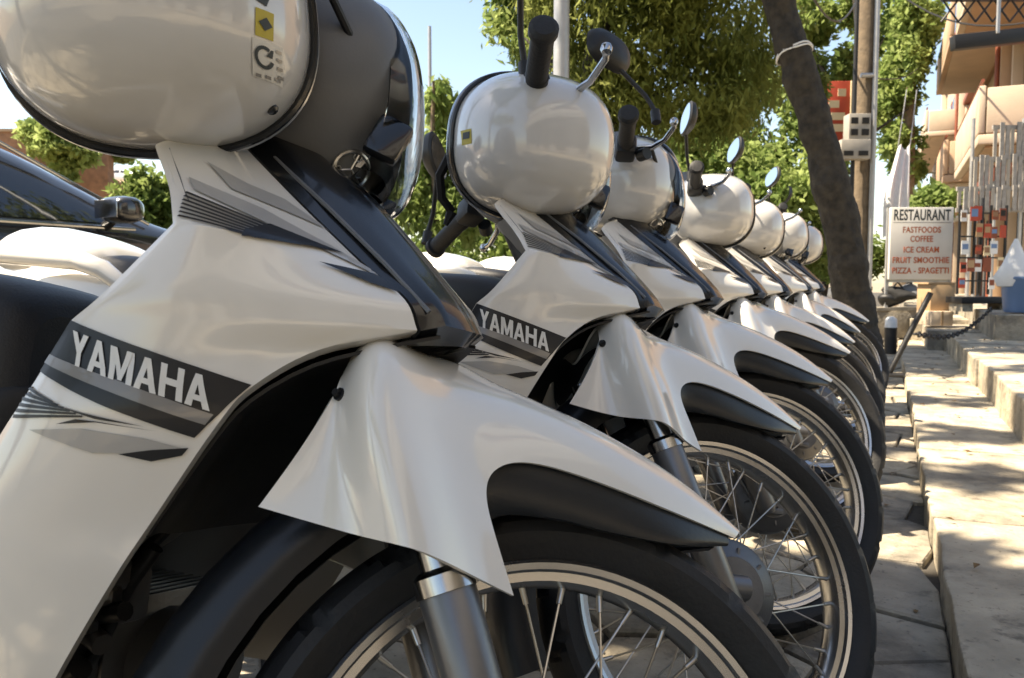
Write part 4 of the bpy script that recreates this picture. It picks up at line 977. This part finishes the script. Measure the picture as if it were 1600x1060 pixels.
for i, (py, hp, lab) in enumerate(((200, 40, 'upper grey meter box on the brown utility pole'), (235, 30, 'lower wide grey meter box under the upper one'))):
    t_, w_, h_ = board('meter_box', lab, 1339 - i * 6, py, UPD - .3, 34 + i * 12, hp, .18, M['box'], 'meter box', 'meter boxes on the utility pole')
    for a in range(2):
        for b in range(2 - i):
            zc = h_ * (.22 - .44 * b) if i == 0 else -.05
            onboard(t_, 'meter_window', w_ * (-.42 + .5 * a), w_ * (-.10 + .5 * a), zc - h_ * .12, zc + h_ * .12, -.095, M['dark'])
t_, w_, h_ = board('red_sign', 'tall red sign with cream lettering behind the leaning trunk', 1304, 181, UPD + .2, 46, 104, .08, M['redsign'], 'sign')
for k, (a, b, zc) in enumerate(((.05, .32, .33), (-.25, .10, .16), (-.38, -.22, -.02), (-.16, .30, -.02), (-.30, .26, -.19), (-.12, .02, -.36))):
    onboard(t_, 'sign_character', w_ * a, w_ * b, h_ * (zc - .055), h_ * (zc + .055), -.043, M['signcream'])
onboard(t_, 'sign_edge', w_ * .47, w_ * .52, -h_ * .5, h_ * .5, -.02, M['signcream'], .10)
# overhead wires
for k, (a, b, lab) in enumerate(((at(1345, -60, 14.5), at(1640, 30, 12), 'sagging black wire from the utility pole to the terrace frame'), (at(1345, -10, 14.5), at(1250, -40, 9), 'black wire over the leaning trunk'), (at(1350, 120, 14.2), at(1470, 60, 26), 'thin wire running to the orange houses'))):
    pts_ = [a.lerp(b, i / 12) - Vector((0, 0, .5 * math.sin(math.pi * i / 12))) for i in range(13)]
    tag(obj('overhead_wire', MB().tube(pts_, .014, 6).mesh('overhead_wire'), M['iron']), lab, 'wire')

# ------------------------------------------------------------------ restaurant board and street things
t_, w_, h_ = board('restaurant_sign', 'white restaurant board listing fast food, coffee, ice cream and pizza', 1438, 381, 9.0, 98, 112, .05, M['signw'], 'sign')
write(t_, 'RESTAURANT', 0, h_ * .395, w_ * .90, h_ * .155, -.0275, M['signk'], .02)
onboard(t_, 'rule', -w_ * .46, w_ * .46, h_ * .285, h_ * .295, -.026, M['decalg'], .004)
for tx, zc, ww in (('FASTFOODS', .19, .60), ('COFFEE', .065, .36), ('ICE CREAM', -.085, .56), ('FRUIT SMOOTHIE', -.23, .90), ('PIZZA - SPAGETTI', -.375, .90)): write(t_, tx, 0, h_ * zc, w_ * ww, h_ * .085, -.0275, M['signr'], .015)
for s_ in (-1, 1): onboard(t_, 'frame_post', s_ * w_ * .5 - .018, s_ * w_ * .5 + .018, -h_ * .5 - .42, h_ * .5, .03, M['metal_pole'], .03)
onboard(t_, 'frame_rail', -w_ * .5, w_ * .5, -h_ * .5 - .03, -h_ * .5, .03, M['metal_pole'], .03)

# leaning black iron bar with a foot plate, and the chain
a = ground_at(1387, 588, .09); b = at(1454, 458, a.y * .97); b = at(1454, 458, (at(1387, 588, 1) - cam.location).length * 0 + 5.55)
t_ = empty('iron_bar', Matrix.Translation(a)); tag(t_, 'black iron bar leaning over the edge of the steps', 'bar')
obj('bar', MB().tube([(0, 0, 0), b - a], .019, 10).mesh('bar', 40), M['iron'], t_); obj('foot_plate', MB().box((.02, 0, .01), (.16, .12, .02), bev=.005).mesh('foot_plate', 30), M['iron'], t_)
c0_ = at(1432, 522, 5.4); c1_ = at(1548, 484, 6.6); t_ = empty('chain', Matrix.Translation(c0_)); tag(t_, 'dark chain hanging from the iron bar to the upper step', 'chain')
def link():
    ps = [(.030 * math.cos(a_), .016 * math.sin(a_), 0) for a_ in [2 * math.pi * k / 14 for k in range(15)]]; return MB().tube(ps, .006, 6, cap=False).mesh('link', 60)
me_link = link(); NL = 34; dv = c1_ - c0_
for k in range(NL):
    f_ = k / (NL - 1); p = dv * f_ - Vector((0, 0, .10 * math.sin(math.pi * f_))); rot = dv.to_track_quat('X', 'Z').to_matrix().to_4x4() @ Matrix.Rotation(R(90 * (k % 2)), 4, 'X')
    obj('link', me_link, M['iron'], t_, Matrix.Translation(p) @ rot)
q_ = at(1391, 545, 7.4); q_.z = .34 if False else .0
bl = empty('bollard', Matrix.Translation(at(1391, 546, 8.2))); tag(bl, 'short dark bollard with pale top beside the trunk', 'bollard')
obj('shaft', MB().tube([(0, 0, -.2), (0, 0, .22)], .06, 14).mesh('shaft', 40), M['iron'], bl); obj('cap', MB().tube([(0, 0, .22), (0, 0, .30), (0, 0, .33)], [.06, .055, .03], 14).mesh('cap', 40), M['cloth'], bl)
# grey planter wall with dark lumps added as stand-ins for parked motorbikes
wl_, ww_, hh_ = board('planter_box', 'low grey concrete planter behind the iron bar', 1405, 505, 9.2, 92, 44, .35, M['concreted'], 'planter')
onboard(wl_, 'planter_rim', -ww_ * .52, ww_ * .52, hh_ * .46, hh_ * .56, 0, M['concreted'], .40)
rs_ = random.Random(5)
for k, (px, py, rr, mm, lab) in enumerate(((1402, 462, 19, M['strap'], 'black bag standing in for a parked dark motorbike'), (1420, 456, 15, M['grey'], 'dark grey bag beside the black bag as a motorbike stand-in'), (1388, 470, 13, M['blackp'], 'small black motorbike stand-in at the left end of the planter'))):
    c = at(px, py, 9.1); r_ = rr / FPX * 9.1; bm = bmesh.new(); bmesh.ops.create_icosphere(bm, subdivisions=3, radius=r_)
    for v in bm.verts: v.co *= 1 + .28 * math.sin(v.co.x * 22 / rr * 10 + k) * math.cos(v.co.z * 30 + k * 2) + rs_.uniform(-.04, .04); v.co.z *= .75; v.co.x *= 1.25
    me = bpy.data.meshes.new('lump'); bm.to_mesh(me); bm.free(); shade(me, 60); bg_ = empty('lump', Matrix.Translation(c)); tag(bg_, lab, 'lump', 'motorbike stand-ins by the planter'); obj('body', me, mm, bg_); obj('hoop', MB().tube([(-r_ * .4, 0, r_ * .6), (0, 0, r_ * 1.1), (r_ * .4, 0, r_ * .6)], .012, 8).mesh('hoop'), M['strap'], bg_)
bx_, w_, h_ = board('cardboard_box', 'brown cardboard box standing below the restaurant board', 1462, 465, 8.3, 38, 42, .28, M['card'], 'box')
onboard(bx_, 'flap', -w_ * .62, w_ * .5, h_ * .5, h_ * .56, 0, M['card'], .30)
bx2, w2_, h2_ = board('cardboard_box', 'smaller brown box under the upper cardboard box', 1460, 497, 8.2, 34, 22, .3, M['cream'], 'box'); onboard(bx2, 'tape', -w2_ * .05, w2_ * .05, -h2_ * .5, h2_ * .505, -.152, M['card'], .004)
# blue tub on the terrace
tb = empty('blue_tub', Matrix.Translation(at(1604, 488, 6.9))); tag(tb, 'round blue plastic tub at the right edge on the terrace', 'tub')
obj('wall', MB().lathe_z([(0, 0), (.165, 0), (.175, .02), (.20, .27), (.215, .285), (.215, .30), (.195, .30), (.19, .27), (.16, .03), (0, .03)], 40).mesh('wall', 40), M['blue'], tb)
obj('white_bag', MB().lathe_z([(0, .20), (.13, .22), (.16, .30), (.10, .40), (.03, .58), (.012, .62), (0, .62)], 20, (-.10, -.02, 0)).mesh('white_bag', 60), M['cloth'], tb)
bn, w_, h_ = board('black_bench', 'long black bench board left of the blue tub', 1532, 469, 7.9, 84, 10, .30, M['iron'], 'bench')
for s_ in (-1, 1): onboard(bn, 'support', s_ * w_ * .36 - .05, s_ * w_ * .36 + .05, -.11, -h_ * .5, 0, M['concrete'], .24)
# postcard rack
rk, w_, h_ = board('postcard_rack', 'black wire rack of red and cream postcards beside the board', 1533, 385, 8.8, 4, 150, .03, M['iron'], 'rack')
cw = 72 / FPX * 8.8
for zc in (-.36, -.12, .10, .34): onboard(rk, 'shelf_wire', -cw * .5, cw * .5, h_ * zc - .008, h_ * zc + .008, -.01, M['iron'], .03)
for s_ in (-.5, -.17, .17, .5): onboard(rk, 'upright', cw * s_ - .010, cw * s_ + .010, -h_ * .5, h_ * .42, -.015, M['iron'], .025)
cards = [M['redsign'], M['signcream'], M['card'], M['rust'], M['cloth'], M['blue'], M['signw']]
for r_ in range(5):
    for c_ in range(6):
        zz = h_ * (-.44 + .175 * r_) + rs_.uniform(-.01, .01); xx = cw * (-.5 + .168 * c_) + rs_.uniform(-.012, .012); hh = rs_.uniform(.10, .165); ww = cw * rs_.uniform(.13, .18); yy = -.030 - .008 * ((c_ + r_) % 3)
        if rs_.random() < .12: continue
        pc = onboard(rk, 'postcard', xx, xx + ww, zz, zz + hh, yy, cards[rs_.choice((0, 1, 1, 2, 3, 3, 4, 6, 6))], .006)
        obj('picture', MB().box((xx + ww * .5, yy - .0045, zz + hh * rs_.uniform(.5, .62)), (ww * .78, .002, hh * rs_.uniform(.3, .6))).mesh('picture', 0), [M['rust'], M['card'], M['blue'], M['dark'], M['redsign'], M['brick']][rs_.randrange(6)], pc)
# white tarpaulin hung between the poles and the houses
tc_ = at(1402, 290, 13); ta = empty('white_tarpaulin', Matrix.Translation(tc_) @ FACE); tag(ta, 'white tarpaulin hanging in folds behind the restaurant board', 'tarpaulin')
rows = []
for j in range(9):
    v_ = j / 8; z_ = -.85 + 1.45 * v_; x0_ = -.20 + .20 * max(0, v_ - .45) / .55; rows.append([(x0_ + (.19 - x0_) * i_ / 12, .035 * math.sin(i_ * 1.45 + v_ * 2) * (1.1 - .5 * v_), z_ + .05 * math.sin(i_ * .7)) for i_ in range(13)])
obj('sheet', crpatch('sheet', rows, M['cloth'], ku=2, kv=2, thick=.006), None, ta)
obj('hanging_cord', MB().tube([rows[-1][12], (.26, 0, 1.5)], .008, 6).tube([rows[-1][0], (.1, 0, 1.5)], .008, 6).mesh('hanging_cord'), M['metal_pole'], ta)
# slatted screens and the black awning frame over the terrace
for tier, (py, px0, px1, hp) in enumerate(((225, 1552, 1640, 62), (272, 1520, 1640, 56), (312, 1496, 1640, 40))):
    d = 9.6; c = at((px0 + px1) / 2, py, d); sc_ = empty('slatted_screen', Matrix.Translation(c) @ FACE); tag(sc_, ['short weathered slat screen, topmost of the three hanging', 'weathered slat screen, middle one of the three hanging', 'wide weathered slat screen, lowest of the three hanging'][tier], 'screen', 'slat screens over the terrace')
    W_ = (px1 - px0) / FPX * d; H_ = hp / FPX * d; ns = int(W_ / .062)
    me_s = MB().box((0, 0, 0), (.047, .02, H_)).mesh('slat', 0); me_s2 = MB().box((0, .012, 0), (.040, .016, H_ * .82)).mesh('slat', 0)
    for k in range(ns): obj('slat', me_s if k % 3 else me_s2, M['wood'] if k % 2 else M['box'], sc_, Matrix.Translation((-W_ / 2 + (k + .5) * W_ / ns, rs_.uniform(-.01, .01), rs_.uniform(-.03, .03))))
    for zc in (-.4, .42): obj('rail', MB().box((0, .028, H_ * zc), (W_, .024, .05)).mesh('rail', 0), M['wood'], sc_)
for px in (1510, 1588):
    p_ = at(px, 470, 9.9); tag(pole('screen_post', 'pale post holding the slat screens, ' + ('left one' if px < 1550 else 'right one'), (p_.x, p_.y, .3), (p_.x, p_.y, .736 + 250 / FPX * 9.9), .022, .022, M['metal_pole'], 'post'), group='posts of the slat screens')
aw = at(1560, 58, 9.2); fr_ = empty('awning_frame', Matrix.Translation(aw) @ FACE); tag(fr_, 'black awning frame with lattice high over the terrace', 'awning')
obj('beam', MB().box((.15, 0, 0), (1.35, .12, .16), Matrix.Rotation(R(-6), 3, 'Y'), bev=.01).mesh('beam', 30), M['iron'], fr_); obj('hanger', MB().box((-.05, -.07, .28), (.03, .03, .52)).mesh('hanger', 0), M['metal_pole'], fr_)
obj('top_rail', MB().box((.2, .3, .52), (1.4, .06, .05)).mesh('top_rail', 0), M['iron'], fr_)
me_b = MB().tube([(0, 0, -.13), (.20, 0, .13)], .012, 6).mesh('lattice_bar'); me_b2 = MB().tube([(.20, 0, -.13), (0, 0, .13)], .012, 6).mesh('lattice_bar')
for k in range(7):
    for q in (me_b, me_b2): obj('lattice_bar', q, M['iron'], fr_, Matrix.Translation((-.5 + k * .2, .3, .39)))

# ------------------------------------------------------------------ orange houses along the street
def house(name, label, x, y0, y1, floors, wallm, balm, seed):
    t_ = empty(name, Matrix.Translation((x, y0, 0))); tag(t_, label, 'house', 'houses along the street'); W_ = y1 - y0; fh = 3.1; rs = random.Random(seed); H_ = floors * fh + .9
    obj('wall', MB().box((2.5, W_ / 2, H_ / 2), (5, W_ - .02, H_)).mesh('wall', 0), wallm, t_)
    rf = obj('roof', MB().box((2.4, W_ / 2, H_ + .09), (5.4, W_ + .1, .18), bev=.02).mesh('roof', 30), M['rust'], t_)
    for f in range(floors):
        z = f * fh
        nb = max(2, int(W_ / 1.7))
        for k in range(nb):
            yc = (k + .5) * W_ / nb; wd = min(1.0, W_ / nb * .62); hh = 2.3 if f == 0 or k == 0 else 1.5; zb_ = z + (.15 if hh > 2 else .95)
            wn = obj('window' if f else 'door', MB().box((-.015, yc, zb_ + hh / 2), (.07, wd, hh)).mesh('window', 0), M['rust'] if rs.random() < .6 else M['cream'], t_)
            for s_ in (-1, 1): obj('pane', MB().box((-.056, yc + s_ * wd * .235, zb_ + hh / 2), (.012, wd * .40, hh * .86)).mesh('pane', 0), M['dark'] if f == 0 else M['carglass'], wn)
        if f:
            dep = 1.1 + rs.uniform(-.1, .3); b_ = obj('balcony', MB().box((-dep / 2, W_ / 2, z - .02), (dep, W_ - .3, .16), bev=.015).mesh('balcony', 30), balm, t_)
            obj('parapet', MB().box((-dep + .05, W_ / 2, z + .47), (.10, W_ - .32, .78), bev=.02).mesh('parapet', 30), balm, b_)
            for s_ in (0, 1): obj('parapet', MB().box((-dep / 2 + .06, .21 + s_ * (W_ - .42), z + .45), (dep - .12, .10, .74), bev=.02).mesh('parapet', 30), balm, b_)
            obj('handrail', MB().tube([(-dep + .05, .2, z + .95), (-dep + .05, W_ - .2, z + .95)], .03, 8).mesh('handrail'), M['rust'], b_)
            obj('soffit_trim', MB().box((-dep * .5, W_ / 2, z - .125), (dep * .8, W_ - .6, .03)).mesh('soffit_trim', 0), wallm, b_)
    for yy in (.12, W_ - .12): obj('column', MB().box((-.12, yy, H_ / 2), (.22, .22, H_ - .1), bev=.015).mesh('column', 30), balm, t_)
    obj('downpipe', MB().tube([(-.28, .12, 0), (-.28, .12, H_)], .05, 8).mesh('downpipe'), M['rust'], t_)
    return t_
house('street_house', 'nearest orange house with stacked balconies at the right edge', 2.55, 15.5, 21, 3, M['orange'], M['cream'], 1)
house('street_house', 'orange house with cream balconies second along the street', 2.35, 21.05, 27, 3, M['cream'], M['orange'], 2)
house('street_house', 'third house along the street with red brown shutters', 2.6, 27.05, 34, 2, M['orange'], M['cream'], 3)
house('street_house', 'farthest cream house seen past the poles', 2.4, 34.05, 46, 3, M['cream'], M['cream'], 4)
hb_ = house('street_house', 'grey house on the terrace behind the camera', 4.6, -9, 2, 2, M['greyhouse'], M['greyhouse'], 5)
# clutter under the houses: awnings
for k, (y_, mm, lab) in enumerate(((13.6, M['rust'], 'red brown shop awning under the nearest orange house'), (24.5, M['cloth'], 'white shop awning under the second house'))):
    t_ = empty('shop_awning', Matrix.Translation((1.9, y_, 2.5))); tag(t_, lab, 'awning', 'shop awnings'); obj('canvas', MB().box((0, 0, 0), (1.5, 2.6, .03), Matrix.Rotation(R(-22), 3, 'Y')).mesh('canvas', 0), mm, t_); obj('valance', MB().box((-.69, 0, -.36), (.02, 2.6, .2)).mesh('valance', 0), mm, t_)
    for s_ in (-1, 1): obj('post', MB().tube([(-.66, s_ * 1.2, -2.3), (-.66, s_ * 1.2, -.30)], .025, 8).mesh('post'), M['metal_pole'], t_)

# ------------------------------------------------------------------ cars
def car(name, label, mw, paint, sc=1.0):
    t_ = empty(name, mw @ Matrix.Scale(sc, 4)); tag(t_, label, 'car')
    S = [(.15, .68, .45, .80, .58, .86), (.42, .84, .25, .92, .66, 1.00), (1.0, .88, .20, .95, .62, 1.31), (1.6, .89, .20, .95, .60, 1.45), (2.3, .89, .20, .94, .60, 1.47), (2.88, .89, .20, .94, .61, 1.40), (3.28, .89, .20, .95, .66, 1.19), (3.62, .88, .20, .95, .74, 1.00), (4.2, .86, .20, .88, .70, .93), (4.6, .80, .24, .76, .62, .80), (4.78, .66, .32, .60, .50, .63)]
    def half(s): y, hw, zl, zb_, hr, zr = s; return [(0, zl), (hw * .85, zl), (hw * .985, zl + .10), (hw, (zl + zb_) / 2), (hw * .99, zb_ - .06), (hw * .955, zb_), (hr + .05, zb_ + (zr - zb_) * .86), (hr - .10, zr + .005), (0, zr + .03)]
    vs = []; fs = []; NH = 16
    for s in S:
        h_ = half(s); ring_ = [(x, s[0], z) for x, z in h_] + [(-x, s[0], z) for x, z in reversed(h_[1:-1])]; vs += ring_
    for i in range(len(S) - 1):
        for k in range(NH): fs.append((i * NH + k, i * NH + (k + 1) % NH, (i + 1) * NH + (k + 1) % NH, (i + 1) * NH + k))
    fs += [tuple(range(NH)), tuple((len(S) - 1) * NH + k for k in reversed(range(NH)))]
    bme = shell('body', vs, fs, paint, level=2, thick=0); obj('body', bme, paint, t_)
    bv = BVHTree.FromPolygons([v.co for v in bme.vertices], [tuple(p.vertices) for p in bme.polygons])
    def glass(nm, poly, sgn=1):
        bm = bmesh.new(); bm.faces.new([bm.verts.new((0, y, z)) for y, z in poly]); bmesh.ops.triangulate(bm, faces=bm.faces)
        for _ in range(4): bmesh.ops.subdivide_edges(bm, edges=[e for e in bm.edges if e.calc_length() > .10], cuts=1); bmesh.ops.triangulate(bm, faces=bm.faces)
        for v in bm.verts:
            hit = bv.ray_cast(Vector((sgn * 3, v.co.y, v.co.z)), Vector((-sgn, 0, 0))); v.co.x = (hit[0].x if hit[0] else sgn * .7) + sgn * .005
        bmesh.ops.recalc_face_normals(bm, faces=bm.faces); me = bpy.data.meshes.new(nm); bm.to_mesh(me); bm.free(); shade(me, 60); return obj(nm, me, M['carglass'], t_)
    for sg in (1, -1):
        glass('side_window', [(1.0, 1.00), (2.18, .985), (2.18, 1.37), (1.55, 1.36), (1.2, 1.22)], sg); glass('side_window', [(2.27, .985), (3.34, .99), (3.10, 1.15), (2.80, 1.31), (2.5, 1.37), (2.27, 1.375)], sg)
        st_ = obj('window_trim', MB().tube([(sg * .868, 1.0, .972), (sg * .872, 2.2, .962), (sg * .868, 3.42, .965)], .010, 8).mesh('window_trim'), M['chrome'], t_)
        obj('roof_trim', MB().tube([(sg * .70, 1.25, 1.30), (sg * .675, 1.6, 1.395), (sg * .67, 2.3, 1.41), (sg * .685, 2.8, 1.355), (sg * .74, 3.22, 1.16), (sg * .82, 3.55, 1.0)], .009, 8).mesh('roof_trim'), M['chrome'], t_)
        mr = obj('door_mirror', loft('door_mirror', [(-.05, 0, .05, .03), (-.03, 0, .10, .065), (.06, 0, .105, .07), (.11, 0, .06, .045)], paint, n=16), None, t_, Matrix.Translation((sg * .985, 3.22, 1.045)) @ Matrix.Rotation(R(90), 4, 'Z'))
        obj('mirror_face', MB().box((-.058, 0, 0), (.006, .15, .085), bev=.002).mesh('mirror_face', 30), M['chrome'], mr)
        obj('mirror_arm', MB().tube([(sg * .86, 3.26, .97), (sg * .93, 3.24, 1.0)], .025, 8).mesh('mirror_arm'), M['blackp'], t_)
        hl_ = obj('headlight', MB().box((sg * .60, 4.66, .66), (.28, .10, .12), bev=.03).mesh('headlight', 40), M['glass'], t_); tl_ = obj('tail_light', MB().box((sg * .62, .22, .80), (.26, .10, .14), bev=.03).mesh('tail_light', 40), M['redsign'], t_)
        for yy in (.85, 3.85):
            wm_ = obj('wheel', MB().lathe_y([(.0, -.09), (.20, -.09), (.23, -.10), (.31, -.10), (.325, -.07), (.325, .07), (.31, .10), (0, .10)], 40).mesh('wheel', 40), M['rubber'], t_, Matrix.Translation((sg * .80, yy, .325)) @ Matrix.Rotation(R(90), 4, 'Z'))
            obj('hubcap', MB().lathe_y([(0, -.112), (.10, -.108), (.19, -.102), (.20, -.095)], 30).lathe_y([(0, .112), (.10, .108), (.19, .102), (.20, .095)], 30).mesh('hubcap', 40), M['alu'], wm_)
    return t_
car('parked_car', 'black parked car with chrome window line at the left edge', Matrix.Translation((-5.09, -.52, -.085)), M['carblack'], 1.17)
wc = at(196, 276, 92); car('distant_car', 'small white car on the road up the slope', Matrix.Translation((wc.x, wc.y, wc.z - .7)) @ Matrix.Rotation(R(-72), 4, 'Z') @ Matrix.Translation((0, -2.4, 0)), M['scooter'], 1.0)
fh_ = MB(); fh_.add([at(-220, 345, 78), at(420, 345, 78), at(420, 289, 97), at(-220, 289, 97), at(-220, 262, 120), at(420, 285, 120)], [(0, 1, 2, 3), (3, 2, 5, 4)])
tag(obj('far_hillside', fh_.mesh('far_hillside', 0), M['hill']), kind='structure')
# brick wall on the slope
for (px0, px1, py0, py1, d, lab) in ((-60, 66, 208, 250, 24, 'brown brick wall at the top left above the car'), (100, 172, 230, 292, 25.5, 'weathered brick wall on the slope beside the pale bush'), (60, 330, 290, 330, 27, 'low tan wall under the white distant car')):
    w_, h_ = (px1 - px0) / FPX * d, (py1 - py0) / FPX * d + 1.5; c = at((px0 + px1) / 2, py0, d); t_ = empty('brick_wall', Matrix.Translation(c) @ FACE); tag(t_, lab, 'wall', 'walls on the slope')
    obj('wall_body', MB().box((0, 0, -h_ / 2), (w_, .4, h_)).mesh('wall_body', 0), M['brick'] if 'brick' in lab else M['hill'], t_); obj('coping', MB().box((0, 0, .04), (w_ + .1, .5, .08)).mesh('coping', 0), M['hill'], t_)


# dry leaves and litter on the paving
lv_ = MB(); rl = random.Random(8)
for k in range(150):
    x, y, z = (rl.uniform(-1.6, .12), rl.uniform(.7, 7), .010) if k < 90 else ((rl.uniform(.16, .50), rl.uniform(1.2, 8), .097) if k < 125 else (rl.uniform(.54, 1.1), rl.uniform(2.5, 8), .272))
    a_ = rl.uniform(0, 6.28); L = rl.uniform(.018, .045); c_, s_ = math.cos(a_), math.sin(a_); cu = rl.uniform(.003, .012)
    P_ = [(0, 0, 0), (L * .5, L * .24, cu), (L, 0, cu * .5), (L * .5, -L * .24, cu * .8)]; lv_.add([(x + p[0] * c_ - p[1] * s_, y + p[0] * s_ + p[1] * c_, z + p[2]) for p in P_], [(0, 1, 2), (0, 2, 3)])
tag(obj('fallen_leaves', lv_.mesh('fallen_leaves', 0), mat('dry_leaf', (.20, .12, .05), .8, noise=.4, nscale=30)), 'scattered dry brown leaves on the paving and steps', 'leaves', kind='stuff')
